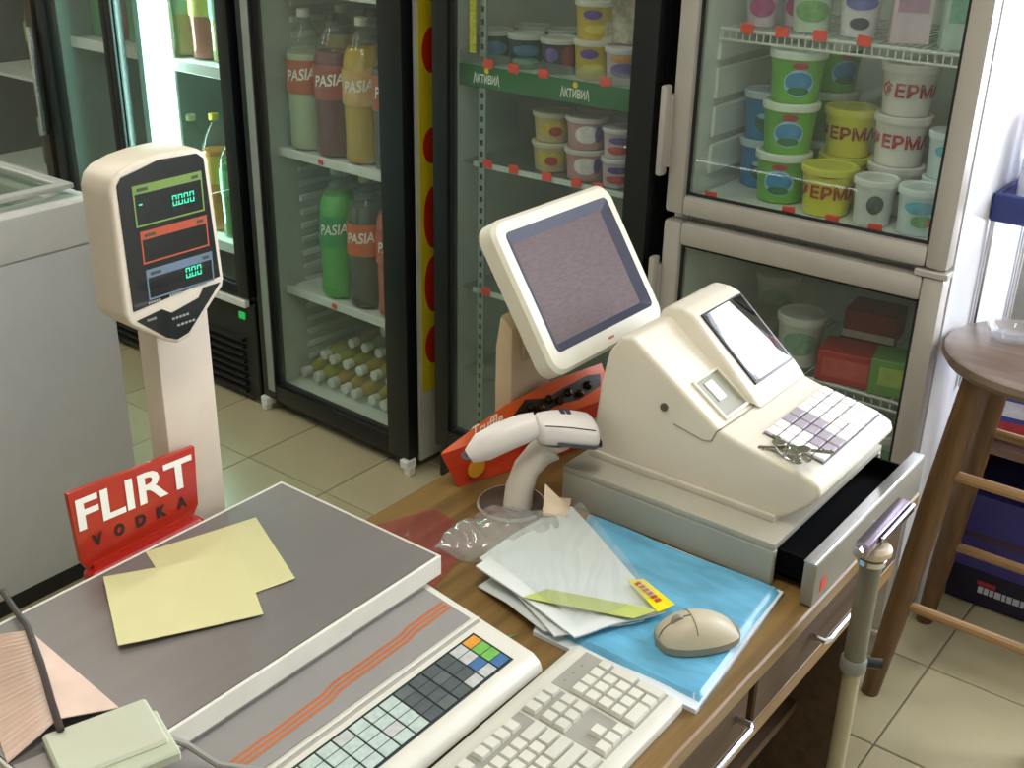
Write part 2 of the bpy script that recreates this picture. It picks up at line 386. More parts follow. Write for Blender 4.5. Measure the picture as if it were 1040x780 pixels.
def tub_kind(name, rt, rb, h, body, lid, label=None, letters=None, lettercol='B0201C', patch=None, cat='tub', span=2.4, lz=(.16, .80)):
    k = Kind(name, cat); zl = h*.90
    b = k.part('body', G().lathe([(rb*.9, 0), (rb, h*.02), (rt*.965, zl*.97), (rt, zl)], 22), mat('tub_'+body, body, .4))
    k.part('lid', G().lathe([(rt*1.03, zl-h*.05), (rt*1.05, zl), (rt*1.05, h*.975), (rt*1.0, h), (rt*.9, h), (rt*.86, h*.97), (.0001, h*.97)], 22), mat('lid_'+lid, lid, .35))
    rad = lambda z: rb+(rt*.965-rb)*z/(zl*.97)
    par = b
    if label:
        z0, z1 = h*lz[0], h*lz[1]
        par = k.part('label', G().lathe([(rad(z0)+.0008, z0), (rad(z1)+.0008, z1)], 20, PI*1.5-span, PI*1.5+span), mat('label_'+label, label, .45, var=.08, scale=40), b)
    if patch:
        for (pc, u0, v0, a, c) in patch:      # printed oval, wrapped on the tub
            n = 20; nr = 5; g = G(); vs_ = []
            for q in range(1, nr+1):
                for i in range(n):
                    u = u0+a*math.cos(2*PI*i/n)*rt*q/nr; z = h*v0+c*math.sin(2*PI*i/n)*h*q/nr; R = rad(z)+.0016+.0002*patch.index((pc, u0, v0, a, c))
                    vs_.append((R*math.sin(u/R), -R*math.cos(u/R), z))
            R = rad(h*v0)+.0016+.0002*patch.index((pc, u0, v0, a, c)); vs_.append((R*math.sin(u0/R), -R*math.cos(u0/R), h*v0))
            g.add(vs_, [(i, (i+1) % n, n*nr) for i in range(n)]+[(q*n+i, q*n+(i+1) % n, (q+1)*n+(i+1) % n, (q+1)*n+i) for q in range(nr-1) for i in range(n)]); k.part('printed_patch', g, mat('print_'+pc, pc, .45, var=.2, scale=60), par, smooth=60)
    if letters:
        v, f = fit_text(letters, rt*2.6, h*.30, 0.03)
        vv = []
        for p in v:
            z = h*.52+p.y; R = rad(z)+.0022; vv.append((R*math.sin(p.x/R), -R*math.cos(p.x/R), z))
        k.part('lettering', G().add(vv, f), mat('print_'+lettercol, lettercol, .5), par, smooth=0)
    return k
def carton_kind(name, w, d, h, col, patch=None, gable=False, cat='carton'):
    k = Kind(name, cat)
    g = G()
    if gable:
        g.box(-w/2, w/2, -d/2, d/2, 0, h*.78)
        g.poly([(-d/2, h*.78), (d/2, h*.78), (.003, h*.95), (.003, h), (-.003, h), (-.003, h*.95)], 'X', -w/2, w/2)
    else: g.box(-w/2, w/2, -d/2, d/2, 0, h, .002, 1)
    b = k.part('body', g, mat('carton_'+col, col, .45, var=.1, scale=25))
    if patch:
        for (c, x0, x1, z0, z1) in patch:
            k.part('printed_panel', G().box(w*x0, w*x1, -d/2-.0012, -d/2-.0002, h*z0, h*z1), mat('print_'+c, c, .45, var=.15, scale=50), b, smooth=0)
    return k

# --- silver fridge (two glass doors)
FY = 2.25
def silver_fridge():
    w, d, h = 0.645, 0.60, 2.0; cx = -1.288+w/2
    t = Thing('two_door_fridge', 'silver framed upright fridge with upper and lower glass doors full of dairy tubs', 'fridge', (cx, FY, 0))
    M_side = mat('white_gloss_side', 'E9EAEC', 0.3, var=.02)
    cabinet(t, w, d, h, M_side, M_liner)
    t.part('divider', G().box(-w/2+.036, w/2-.036, .06, d-.036, .915, .982), M_liner)
    t.part('floor_panel', G().box(-w/2+.036, w/2-.036, .06, d-.036, .10, .13), M_liner)
    t.part('kick_plate', G().box(-w/2+.01, w/2-.01, .03, .05, 0, .085, .003, 1), M_alu)
    du = door(t, -w/2, w/2, .957, h, .046, .046, .045, .05, M_alu, bev=.010)
    dl = door(t, -w/2, w/2, .095, .940, .046, .046, .05, .054, M_alu, bev=.010)
    for (dd, z0, z1) in ((du, 1.04, 1.24), (dl, .66, .85)):
        g = G().box(-w/2-.020, -w/2-.004, -.022, .006, z0, z1, .006); g.box(-w/2-.008, -w/2+.004, -.004, .012, z0+.02, z1-.02)
        t.part('handle', g, M_alu, dd)
    for z in (.948, .088):
        t.part('hinge', G().box(w/2-.062, w/2+.006, -.006, .030, z-.007, z+.007, .002, 1).cyl((w/2-.02, .014, z-.012), (w/2-.02, .014, z+.012), .007, 10), M_alu)
    for z in (1.03, 1.115, 1.20, 1.285):
        me = G().box(0, .010, .10, d-.06, z, z+.070, .004, 1).mesh('side_rib', M_liner)
        for sx in (-1, 1):
            o = t.part('side_rib', me, M_liner); o.location = (sx*(w/2-.047)-.005, 0, 0)
    wi = w-.10
    s1 = wire_shelf(t, wi, .095, .50, 1.355, M_wire, 34); price_tags(t, s1, [-.205, -.125, -.04, .055], .090, 1.362)
    s2 = slab_shelf(t, wi, .052, .52, .992, M_liner, lip=.008); price_tags(t, s2, [-.235, -.045, .055, .15], .0515, .999)
    s3 = wire_shelf(t, wi, .12, .50, .60, M_wire, 26)
    s4 = wire_shelf(t, wi, .12, .50, .36, M_wire, 26)
    return t
silver_fridge()
def silver_contents():
    Z = .993; gr = 'tubs on the middle shelf of the silver fridge'
    kg = tub_kind('dairy_tub', .060, .050, .112, '6DB23E', 'DDE6D6', None, patch=[('9CC4D8', 0, .42, .56, .26), ('3C86B8', 0, .45, .50, .18), ('A83238', 0, .74, .30, .06), ('2F6F3A', 0, .27, .40, .08)])
    kb = tub_kind('dairy_tub', .055, .047, .112, '3F86BE', 'C6D6DE', None, patch=[('2F6F5A', 0, .40, .5, .22), ('9CC4D8', 0, .52, .42, .06), ('A83238', 0, .74, .28, .06)])
    ky = tub_kind('dairy_tub', .058, .048, .105, 'DCD63A', 'D6D24A', None, letters='ФЕРМА', lettercol='8C2A22')
    ky2 = tub_kind('dairy_tub', .058, .048, .105, 'DCD63A', 'D6D24A', None, letters='ФЕРМА', lettercol='A83A28', patch=[('33331C', 0, .86, .7, .035)])
    kw = tub_kind('dairy_tub', .058, .048, .108, 'E6DFDA', 'E4DCD8', None, letters='ФЕРМА', lettercol='B02A30')
    kc = tub_kind('dairy_tub', .045, .037, .100, 'D9DDDA', 'E2E4E0', None, patch=[('4A5A50', 0, .5, .4, .2)])
    kt = tub_kind('dairy_tub', .045, .038, .098, 'CFE2E2', 'DDE8EA', None, patch=[('5AA6C0', 0, .62, .8, .14), ('6FA86A', .005, .34, .5, .14), ('E06A30', .02, .3, .14, .07)])
    rz = .42
    x, y = -1.083, 2.405
    for i, lab in enumerate(('bottom green dairy tub of the front stack of three', 'middle green dairy tub of the front stack of three', 'top green dairy tub of the front stack of three')):
        kg.place((x+.004*i, y, Z+i*.1095), rz+.1*(i-1), lab, gr)
    x, y = -1.174, 2.492
    for i, lab in enumerate(('lower blue dairy tub beside the green stack', 'upper blue dairy tub beside the green stack')): kb.place((x, y, Z+i*.1095), rz, lab, gr)
    for i, lab in enumerate(('bottom green tub of the stack behind the front green stack', 'second green tub of the stack behind the front green stack', 'top green tub of the stack behind the front green stack')):
        kg.place((-1.07, 2.59, Z+i*.1095), rz+.5, lab, gr)
    ky2.place((-.958, 2.372, Z), rz, 'single yellow dairy tub with red lettering at the shelf front', gr)
    ky.place((-.976, 2.497, Z), rz, 'lower yellow dairy tub in the rear yellow stack', gr); ky.place((-.976, 2.497, Z+.103), rz-.15, 'upper yellow dairy tub with red lettering in the rear stack', gr)
    for i, lab in enumerate(('bottom white tub of the rear red-lettered stack', 'white tub with red lettering in the middle of the rear stack', 'topmost white tub with red lettering')):
        kw.place((-.853, 2.475, Z+i*.106), rz+(.1, -.1, .15)[i], lab, gr)
    kc.place((-.848, 2.358, Z), rz, 'off-white tub with a dark emblem at the shelf front', gr)
    kt.place((-.752, 2.358, Z), rz, 'lower pale blue and green tub at the right end of the shelf', gr)
    kt.place((-.743, 2.465, Z), rz, 'rear bottom pale blue tub at the right end of the shelf', gr); kt.place((-.743, 2.465, Z+.097), rz, 'rear upper pale blue tub at the right end of the shelf', gr)
    # top wire shelf
    gr = 'packs on the top wire shelf of the silver fridge'; Z = 1.360
    k1 = tub_kind('yogurt_cup', .038, .030, .085, 'D9C8D2', 'E6DCE2', None, patch=[('B65A8A', 0, .5, .8, .25)], cat='cup')
    k2 = tub_kind('yogurt_cup', .045, .037, .10, 'CFDCCB', 'E6E6DE', None, patch=[('7AA86A', 0, .45, .9, .22)], cat='cup')
    k3 = tub_kind('yogurt_cup', .042, .035, .10, 'DED9DE', 'E6E0E8', None, patch=[('6A6AA8', 0, .7, .9, .14), ('4E4E58', 0, .3, .5, .12)], cat='cup')
    k4 = carton_kind('milk_carton', .075, .07, .20, 'D7BFCB', [('B58AA6', -.4, .4, .3, .6), ('E8DDE2', -.4, .4, .65, .9)], True)
    k5 = carton_kind('milk_carton', .075, .07, .20, 'C5D8CF', [('86B8A0', -.4, .4, .25, .55), ('E4ECE6', -.4, .4, .6, .85)], True)
    k1.place((-1.175, 2.41, Z), rz, 'small pink and white yogurt cup on the top wire shelf', gr)
    k1.place((-1.12, 2.47, Z), rz, 'second pink yogurt cup set further back on the top wire shelf', gr)
    k2.place((-1.06, 2.41, Z), rz, 'white cup with green print on the top wire shelf', gr)
    k3.place((-.955, 2.41, Z), rz, 'white cup with violet rim print on the top wire shelf', gr)
    k4.place((-.852, 2.42, Z), rz, 'pink milk carton on the top wire shelf', gr)
    k5.place((-.745, 2.41, Z), rz, 'pale green milk carton on the top wire shelf', gr)
    # lower compartment
    gr = 'packs behind the lower glass door'; Z = .606
    kj = tub_kind('dairy_tub', .055, .046, .125, 'C9CCC2', 'D9D9D0', None, patch=[('7FA08A', 0, .5, .8, .24)])
    kr = carton_kind('butter_box', .13, .10, .075, 'B23230', [('C6544C', -.4, .4, .2, .8)], cat='box')
    ko = carton_kind('butter_box', .12, .10, .07, '8E2A2C', [('D8C8BC', -.5, .5, .05, .3)], cat='box')
    kn = carton_kind('butter_box', .10, .09, .085, '6F9A52', [('A9B95A', -.3, .4, .3, .8)], cat='box')
    kd = carton_kind('butter_box', .12, .09, .06, '9A968E', [('6E6A66', -.4, .4, .2, .8)], cat='box')
    kj.place((-1.0, 2.43, Z), rz, 'white tub with a green print behind the lower door', gr)
    kr.place((-.868, 2.42, Z), rz-.25, 'red box at the front behind the lower door', gr)
    ko.place((-.875, 2.54, Z+.0), rz-.2, 'lower dark red box at the back behind the lower door', gr); ko.place((-.865, 2.535, Z+.071), rz-.3, 'upper dark red box at the back behind the lower door', gr)
    kn.place((-.762, 2.42, Z), rz-.2, 'green box beside the red box behind the lower door', gr)
    kd.place((-1.13, 2.44, Z), rz-.3, 'grey packet at the left behind the lower door', gr); kd.place((-1.12, 2.55, Z), rz, 'grey packet at the back left behind the lower door', gr)
    kj.place((-1.172, 2.66, Z), rz, 'grey-white tub in the left rear corner behind the lower door', gr)
    Z = .366
    for i in range(4):
        (kd, kn, kr, kj)[i].place((-1.15+i*.125, 2.46, Z), rz-.2, ('grey packet on the bottom wire shelf', 'green box on the bottom wire shelf', 'red box on the bottom wire shelf', 'white tub on the bottom wire shelf')[i], gr)
silver_contents()

# --- middle fridge with the green shelf band
def black_fridge():
    w, d, h = 0.655, 0.62, 2.0; cx = -1.335-w/2
    t = Thing('glass_door_fridge', 'black framed glass-door fridge with a green shelf band', 'fridge', (cx, FY, 0))
    cabinet(t, w, d, h, M_blackm, mat('dim_liner', 'B9BDB4', .4))
    door(t, -w/2, w/2, .12, h-.04, .05, .066, .06, .06, M_blackm)
    t.part('kick_plate', G().box(-w/2, w/2, .02, .05, .01, .11, .003, 1), M_blackm)
    louvres(t, -w/2+.04, w/2-.04, .02, .02, .10, 4, M_blackm)
    t.part('floor_panel', G().box(-w/2+.036, w/2-.036, .06, d-.036, .11, .14), M_liner)
    t.part('top_sign', G().box(-w/2, w/2, 0, .05, h-.035, h+.12, .004, 1), mat('green_sign_box', '1E6B32', .4))
    for ux_ in (-.215, .272):
        g = G().box(ux_-.011, ux_+.011, .0655, .0735, .16, 1.9)
        u = t.part('shelf_upright', g, mat('galvanised_rail', 'A9B4AC', .4, .5))
        me = G().box(-.004, .004, .0645, .067, -.007, .007).mesh('slot', M_dark)
        for i in range(56):
            o = t.part('slot', me, M_dark, u); o.location = (ux_, 0, .2+i*.03)
    wi = w-.085
    clear = glass('shelf_glass', (.92, .96, .93), .12, .05, 'B8C4BC')
    # band shelf
    s = t.part('shelf', G().box(-wi/2, wi/2, .075, .50, 1.192, 1.200), M_white)
    band = t.part('shelf_band', G().box(-.306, .275, .058, .064, 1.150, 1.204, .001, 1), mat('green_band', '17692F', .35), s)
    for x in (-.195, .075):
        v, f = fit_text('АКТИВИА', .085, .022, .025)
        vv = [Vector((x+p.x, .0565, 1.174+p.y*(1.25 if abs(p.x) > .033 else 1))) for p in v]
        t.part('lettering', G().add(vv, f), mat('print_white', 'F2F2EA', .5), band, smooth=0)
        t.part('sun_mark', G().lathe([(.0075, 0), (.006, .0012), (.0001, .0015)], 16, M=Matrix.Translation((x, .0575, 1.194)) @ Matrix.Rotation(PI/2, 4, 'X')), mat('print_yellow', 'F0D020', .5), band)
    t.part('clear_rail', G().box(-.30, .275, .060, .063, 1.205, 1.235), clear, s); price_tags(t, s, [-.19, -.11, -.02, .16], .059, 1.210)
    s = t.part('shelf', G().box(-wi/2, wi/2, .075, .50, .947, .953), clear)
    t.part('shelf_edge', G().box(-wi/2+.04, wi/2, .068, .075, .944, .957), mat('pale_edge', 'C9D2CC', .3), s); price_tags(t, s, [-.195, -.11, -.005, .085, .15], .067, .957)
    s = t.part('shelf', G().box(-wi/2, wi/2, .075, .50, .597, .603), clear)
    t.part('shelf_edge', G().box(-wi/2+.04, wi/2, .068, .075, .594, .607), MATS['pale_edge'], s); price_tags(t, s, [-.195, 0], .067, .606)
    s = t.part('shelf', G().box(-wi/2, wi/2, .075, .50, .345, .351), clear)
    t.part('price_strip', G().box(-.245, -.225, .050, .054, 1.235, 1.50), mat('yellow_strip', 'C8C81E', .5, var=.35, scale=60, stretch=(1, 1, 2)))
    return t
black_fridge()
def black_contents():
    gr = 'tubs on the green-banded shelf'; Z = 1.201; rz = .6
    kd = tub_kind('dessert_tub', .046, .038, .085, '2C4A38', 'B9BDB4', None, patch=[('4E7A9A', 0, .5, .8, .2), ('C8A838', -.03, .5, .3, .3)])
    kd2 = tub_kind('dessert_tub', .046, .038, .085, '24423A', 'C4C8BE', None, patch=[('3E6A8A', 0, .55, .8, .16), ('5A8A6A', 0, .25, .8, .1)])
    kd3 = tub_kind('dessert_tub', .046, .038, .085, '3A3444', 'C4C4BC', None, patch=[('8A3A34', .025, .5, .4, .32), ('6A5A9A', -.02, .55, .4, .2)])
    ky = tub_kind('dessert_tub', .047, .040, .092, 'C9A93A', 'D2CFC0', None, patch=[('5A3E92', -.012, .66, .5, .12), ('D8C850', .0, .3, .6, .12)])
    kw = tub_kind('dessert_tub', .044, .037, .085, 'C6BEC6', 'D2CCD0', None, patch=[('C0803A', 0, .72, .9, .1), ('6A4E9A', 0, .42, .8, .2)])
    kd.place((-1.893, 2.385, Z), rz, 'dark tub with a yellow mark at the left end of the green-banded shelf', gr)
    kd2.place((-1.794, 2.385, Z), rz, 'dark green tub second from the left on the green-banded shelf', gr)
    kd3.place((-1.692, 2.385, Z), rz, 'dark violet tub with a red mark on the green-banded shelf', gr)
    ky.place((-1.592, 2.385, Z), rz, 'lower yellow tub of the stack on the green-banded shelf', gr); ky.place((-1.592, 2.385, Z+.09), rz+.1, 'upper yellow tub of the stack on the green-banded shelf', gr)
    kw.place((-1.495, 2.37, Z), rz, 'white and violet tub at the right end of the green-banded shelf', gr)
    for i, (x, k) in enumerate(((-1.87, kd2), (-1.76, kd), (-1.65, kd2), (-1.53, kd3))):
        k.place((x, 2.51, Z), rz, ('dark green tub at the back left of the green-banded shelf', 'dark tub second in the back row of the green-banded shelf', 'dark green tub third in the back row of the green-banded shelf', 'violet tub at the back right of the green-banded shelf')[i], gr)
    kb = Kind('snack_bag', 'bag')
    kb.part('body', G().grid(8, 8, lambda u, v: ((u-.5)*.10, .03+.03*math.sin(v*PI)*math.sin(u*PI)+.006*math.sin(u*17+v*9), v*.12), 0.004), mat('foil_bag', 'B9AF9A', .35, var=.3, scale=60))
    kb.place((-1.50, 2.36, Z+.091), .5, 'crumpled beige bag on top of the white and violet tub', gr)
    gr = 'tubs on the glass shelf below the green band'; Z = .954
    k1 = tub_kind('dessert_tub', .050, .042, .075, 'B9A878', 'CFC8A8', None, patch=[('C8B23A', 0, .5, .9, .22), ('A8322A', .0, .4, .35, .16)])
    k2 = tub_kind('dessert_tub', .052, .044, .078, 'B98A8A', 'CFC4C0', None, patch=[('E2DCDA', 0, .5, .6, .28), ('5A4E92', .03, .5, .2, .26)])
    k3 = tub_kind('dessert_tub', .040, .034, .072, 'C6B6BE', 'D2CCCC', None, patch=[('5A3E92', 0, .62, .7, .12), ('B8423A', 0, .3, .8, .14)])
    k1.place((-1.715, 2.40, Z), rz, 'lower yellow and white tub on the glass shelf', gr); k1.place((-1.715, 2.40, Z+.075), rz+.2, 'upper yellow and white tub on the glass shelf', gr)
    k2.place((-1.60, 2.385, Z), rz, 'lower pink and white tub on the glass shelf', gr); k2.place((-1.60, 2.385, Z+.078), rz, 'upper pink and white tub on the glass shelf', gr)
    k3.place((-1.499, 2.375, Z), rz, 'lower small violet tub at the right of the glass shelf', gr); k3.place((-1.499, 2.375, Z+.072), rz, 'upper small violet tub at the right of the glass shelf', gr)
    k1.place((-1.66, 2.515, Z), rz, 'yellow tub at the back of the glass shelf', gr)
    k1.place((-1.66, 2.515, Z+.075), rz, 'yellow tub stacked at the back of the glass shelf', gr)
    gr = 'dark tubs on the lower glass shelf'
    for i, x in enumerate((-1.80, -1.68)):
        kd2.place((x, 2.44, .604), rz, ('dark tub at the left on the lower glass shelf', 'dark tub further right on the lower glass shelf')[i], gr)
black_contents()

# --- drinks fridge
DF_X, DF_Y, DF_R = -2.405, 2.238, math.radians(-2.6)
def drinks_fridge():
    w, d, h = 0.672, 0.60, 2.0
    t = Thing('drinks_fridge', 'black drinks fridge with soda bottles behind its glass door', 'fridge', (DF_X, DF_Y, 0), DF_R)
    cabinet(t, w, d, h, mat('pale_side_panel', 'C9CCC0', .4), mat('grey_liner', 'C4CCC2', .4), zb=.03)
    door(t, -w/2, w/2, .05, h-.04, .066, .088, .055, .06, M_blackm)
    t.part('stile_sheen', G().box(-w/2+.030, -w/2+.062, -.003, .001, .08, h-.06, .001, 1), mat('sheen_grey', '8E948C', .4))  # grey strip painted in for the grazing reflection on the left door stile
    t.part('plinth', G().box(-w/2+.01, w/2-.01, .03, .06, .02, .05), M_blackm)
    t.part('floor_panel', G().box(-w/2+.036, w/2-.036, .06, d-.036, .06, .092), M_liner)
    for sx in (-1, 1):
        t.part('hinge_foot', G().box(sx*(w/2-.012)-.016, sx*(w/2-.012)+.016, -.012, .03, .022, .05, .003, 1).box(sx*(w/2-.004)-.012, sx*(w/2-.004)+.012, -.008, .02, 0, .03, .003, 1), M_white)
    # side graphic
    t.part('side_graphic', G().box(w/2, w/2+.0012, .062, .54, .25, 1.9), mat('yellow_side_graphic', 'E0CC20', .5, var=.05), label='yellow graphic panel on the side')
    for z, zh in ((.39, .06), (.575, .085), (.77, .09), (.97, .05), (1.22, .06), (1.42, .08)):
        t.part('side_emblem', G().lathe([(1, 0), (.9, .001), (.0001, .001)], 24, M=Matrix.Translation((w/2+.001, .112, z)) @ Matrix.Rotation(PI/2, 4, 'Y') @ Matrix.Diagonal((zh, .038, 1, 1))), mat('red_side_emblem', 'C22A1C', .5, var=.05), label='red roundel on the side')
    wi = w-.085
    me = G().box(0, .012, .16, d-.05, 0, .020, .004, 1).mesh('side_rib', M_liner)
    for i in range(26):
        for sx in (-1, 1):
            o = t.part('side_rib', me, M_liner); o.location = (sx*(w/2-.047)-.006, 0, .14+i*.045)
    for (z, xs) in ((.862, (-.09,)), (.418, (-.06,)), (1.34, (-.1,))):
        s = slab_shelf(t, wi, .085, .53, z, M_white, lip=.022); price_tags(t, s, xs, .084, z-.006, .022, .014)
drinks_fridge()
def df(x, y, z):
    c, s = math.cos(DF_R), math.sin(DF_R)
    return (DF_X+c*x-s*y, DF_Y+s*x+c*y, z)
def drinks():
    gr = 'large soda bottles in the drinks fridge'; H = .405; R = .060; rz = .50
    o1 = bottle_kind('soda_bottle', R, H, 'C8CBA8', 'E8E8E0', 'C0603A', 'PASIA', fill=.7)
    o2 = bottle_kind('soda_bottle', R, H, '7A2A34', '4A3A3A', 'A84A3A', 'PASIA', fill=.74)
    o3 = bottle_kind('soda_bottle', R, H, 'D2A41E', 'D8D8C8', 'D8A868', 'PASIA', fill=.80)
    o4 = bottle_kind('soda_bottle', R, H, '5A5660', 'D8D4D4', 'B8604A', 'PASIA', fill=.7)
    og = bottle_kind('soda_bottle', R, H, '5CBC48', 'C8D8C8', '36964A', 'PASIA', fill=.80)
    od = bottle_kind('soda_bottle', R, H, '4A3A1C', 'C9BC98', 'D8682A', 'PASIA', fill=.78)
    oo = bottle_kind('soda_bottle', R, H, 'C8502A', 'E0D8CC', 'C8502A', 'PASIA', fill=.78)
    z = .863
    o1.place(df(-.222, .157, z), rz, 'pale bottle with an orange label at the left of the upper shelf', gr)
    o2.place(df(-.099, .157, z), rz, 'dark red soda bottle on the upper shelf', gr)
    o3.place(df(.024, .157, z), rz, 'yellow orangeade bottle on the upper shelf', gr)
    o4.place(df(.147, .157, z), rz, 'smoky grey soda bottle beside the black door frame, upper shelf', gr)
    for i, (k, lab) in enumerate(((o3, 'yellow soda bottle in the second row, left'), (o2, 'dark red soda bottle in the second row'), (og, 'green soda bottle in the second row of the upper shelf'), (o3, 'yellow soda bottle in the second row, right'))):
        k.place(df(-.220+i*.126, .30, z), rz, lab, gr)
    z = .419
    og.place(df(-.108, .157, z), rz, 'bright green soda bottle on the middle shelf', gr)
    od.place(df(.017, .157, z), rz-.1, 'brown cola bottle with an orange label on the middle shelf', gr)
    oo.place(df(.142, .157, z), rz, 'orange soda bottle beside the black door frame, middle shelf', gr)
    for i, (k, lab) in enumerate(((o3, 'yellow soda bottle at the back of the middle shelf'), (od, 'brown soda bottle at the back of the middle shelf'))):
        k.place(df(.03+i*.14, .30, z), rz, lab, gr)
    # small bottles lying in a pile, caps to the door
    gr = 'small yellow bottles piled in the bottom of the drinks fridge'
    ks = bottle_kind('small_bottle', .031, .20, 'A9A332', 'E4E4DA', None, None, fill=.93, shape='oil')
    lab = 'small yellow-green bottle lying in the pile with its white cap facing the door'
    ks2 = bottle_kind('small_bottle', .031, .20, 'B8952E', 'E4E4DA', None, None, fill=.93, shape='oil')
    lays = [(9, -.248, 0), (8, -.217, 1), (6, -.123, 2), (4, -.03, 3)]
    for n, xs, lv in lays:
        for i in range(n):
            zc = .0925+.0315+lv*.054
            am = random.random() > .7; lab = 'small %s bottle lying in the %s layer of the white-capped pile' % (('yellow-green', 'amber')[am], ('bottom', 'second', 'third', 'top')[lv])
            (ks2 if am else ks).place(df(xs+i*.0625, .300+.052*lv+random.uniform(-.006, .006), zc), 0, lab, gr, rot=(PI/2, 0, DF_R+random.uniform(-.04, .04)))
drinks()

# --- double fridge with lit tube
def lit_fridge():
    w, d, h = 1.02, 0.62, 2.0; cx = -2.765-w/2
    t = Thing('lit_drinks_fridge', 'double black drinks fridge with a glaring upright tube lamp inside', 'fridge', (cx, FY, 0), math.radians(-1.0))
    cabinet(t, w, d, h, M_blackm, mat('teal_grey_liner', '7C968E', .4))
    door(t, -w/2, -.100, .38, h-.04, .05, .03, .04, .06, M_blackm)
    door(t, -.100, w/2, .38, h-.04, .03, .055, .04, .06, M_blackm)
    t.part('grille_panel', G().box(-w/2, w/2, .02, .06, .01, .36, .004, 1), M_blackm)
    louvres(t, -w/2+.06, w/2-.06, .02, .03, .24, 8, M_blackm)
    t.part('white_strip', G().box(.30, w/2-.02, -.002, .02, .345, .372, .003, 1), M_white)
    t.part('indicator', G().box(w/2-.075, w/2-.045, .012, .02, .295, .320, .003, 1), mat('green_indicator', '1E6A32', .4, emit='2BD060', estr=.6))
    lm = t.part('lamp_tube', G().cyl((.045, .085, .45), (.045, .085, 1.90), .026, 14), mat('cold_tube', 'FFFFFF', .3, emit='C8FFF4', estr=45.0), label='glaring white tube lamp')
    t.part('lamp_channel', G().box(.010, .080, .112, .125, .43, 1.92, .003, 1), M_white, lm)
    wi = w-.085
    t.part('mullion', G().box(-.05, -.02, .07, .56, .40, 1.95), mat('teal_grey_liner', '7C968E', .4))
    for z, a, b in ((1.075, -.47, -.055), (1.065, -.015, .47), (.50, -.47, .47)):
        s = t.part('shelf', G().box(a, b, .10, .54, z-.012, z), M_white); t.part('shelf_edge', G().box(a, b, .092, .10, z-.03, z+.006, .002, 1), M_white, s)
lit_fridge()
def lit_contents():
    gr = 'bottles in the lit double fridge'
    kc = bottle_kind('juice_bottle', .050, .37, 'B8C8C8', 'D8CC9A', None, None, fill=.1, shape='soda')
    ko = bottle_kind('juice_bottle', .050, .39, 'CC7A1C', 'D2C020', 'C8A03A', None, fill=.70, shape='soda')
    kg = bottle_kind('juice_bottle', .050, .35, '2E8A3E', '2A8A4A', '4EA05A', None, fill=.72, shape='soda')
    kr = bottle_kind('juice_bottle', .046, .32, '9A4A3A', 'C8C8C0', 'B8A84A', None, fill=.8)
    kp = bottle_kind('juice_bottle', .046, .32, 'B8B86A', 'C8D8D0', '8AB89A', None, fill=.8)
    z = .501
    kc.place((-3.235, 2.44, z), .7, 'empty clear bottle with a cream cap right of the tube lamp', gr)
    ko.place((-3.115, 2.44, z), .7, 'orange juice bottle with a yellow cap in the lit fridge', gr)
    kg.place((-3.005, 2.42, z), .7, 'green soda bottle next to the black frame of the lit fridge', gr)
    kg.place((-3.16, 2.57, z), .7, 'green-capped bottle at the back of the lit fridge', gr)
    kc.place((-3.03, 2.57, z), .7, 'clear bottle at the back right of the lit fridge', gr)
    z = 1.066
    for i, (k, lab) in enumerate(((kp, 'pale green bottle left on the upper lit shelf'), (kr, 'red-brown bottle second on the upper lit shelf'), (kp, 'pale green bottle third on the upper lit shelf'), (kr, 'red-brown bottle next to the frame on the upper lit shelf'))):
        k.place((-3.22+i*.10, 2.44, z), .7, lab, gr)
    z = 1.076
    for i, (k, lab) in enumerate(((kg, 'green bottle at the far left of the dim upper shelf'), (kr, 'red-brown bottle on the dim upper shelf'), (kg, 'second green bottle on the dim upper shelf'), (kr, 'second red-brown bottle on the dim upper shelf'))):
        k.place((-3.685+i*.105, 2.46, z), .7, lab, gr)
lit_contents()
def far_fridge():
    w, d, h = .66, .62, 2.0; cx = -3.80-w/2
    t = Thing('far_fridge', 'dark fridge at the far left edge with dim bottles inside', 'fridge', (cx, FY, 0))
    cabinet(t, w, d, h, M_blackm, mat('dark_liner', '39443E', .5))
    door(t, -w/2, w/2, .30, h-.04, .05, .045, .05, .06, mat('bronze_frame', '4A463C', .35, .4))
    t.part('kick_plate', G().box(-w/2, w/2, .02, .05, .01, .29, .003, 1), M_blackm)
    t.part('handle', G().box(w/2+.002, w/2+.018, -.03, .0, .75, 1.12, .005), M_chrome)
    for z in (.55, .90, 1.25):
        s = t.part('shelf', G().box(-w/2+.045, w/2-.045, .10, .52, z-.012, z), M_white)
    ky = bottle_kind('juice_bottle', .045, .28, 'B8A83A', 'C83A2A', '8AA84A', None, fill=.8)
    kg = bottle_kind('juice_bottle', .045, .28, '3A6A3A', 'D8D8D0', 'C8CCBC', None, fill=.8)
    for j, z in enumerate((.551, .901, 1.251)):
        for i in range(3):
            (ky if (i+j) % 2 else kg).place((cx+.02+i*.11, 2.45, z), .7, 'dim %s bottle %s on the %s shelf of the far left fridge' % ('yellow' if (i+j) % 2 else 'green', ('left', 'in the middle', 'right')[i], ('lowest', 'middle', 'upper')[j]), 'bottles in the far left fridge')
far_fridge()

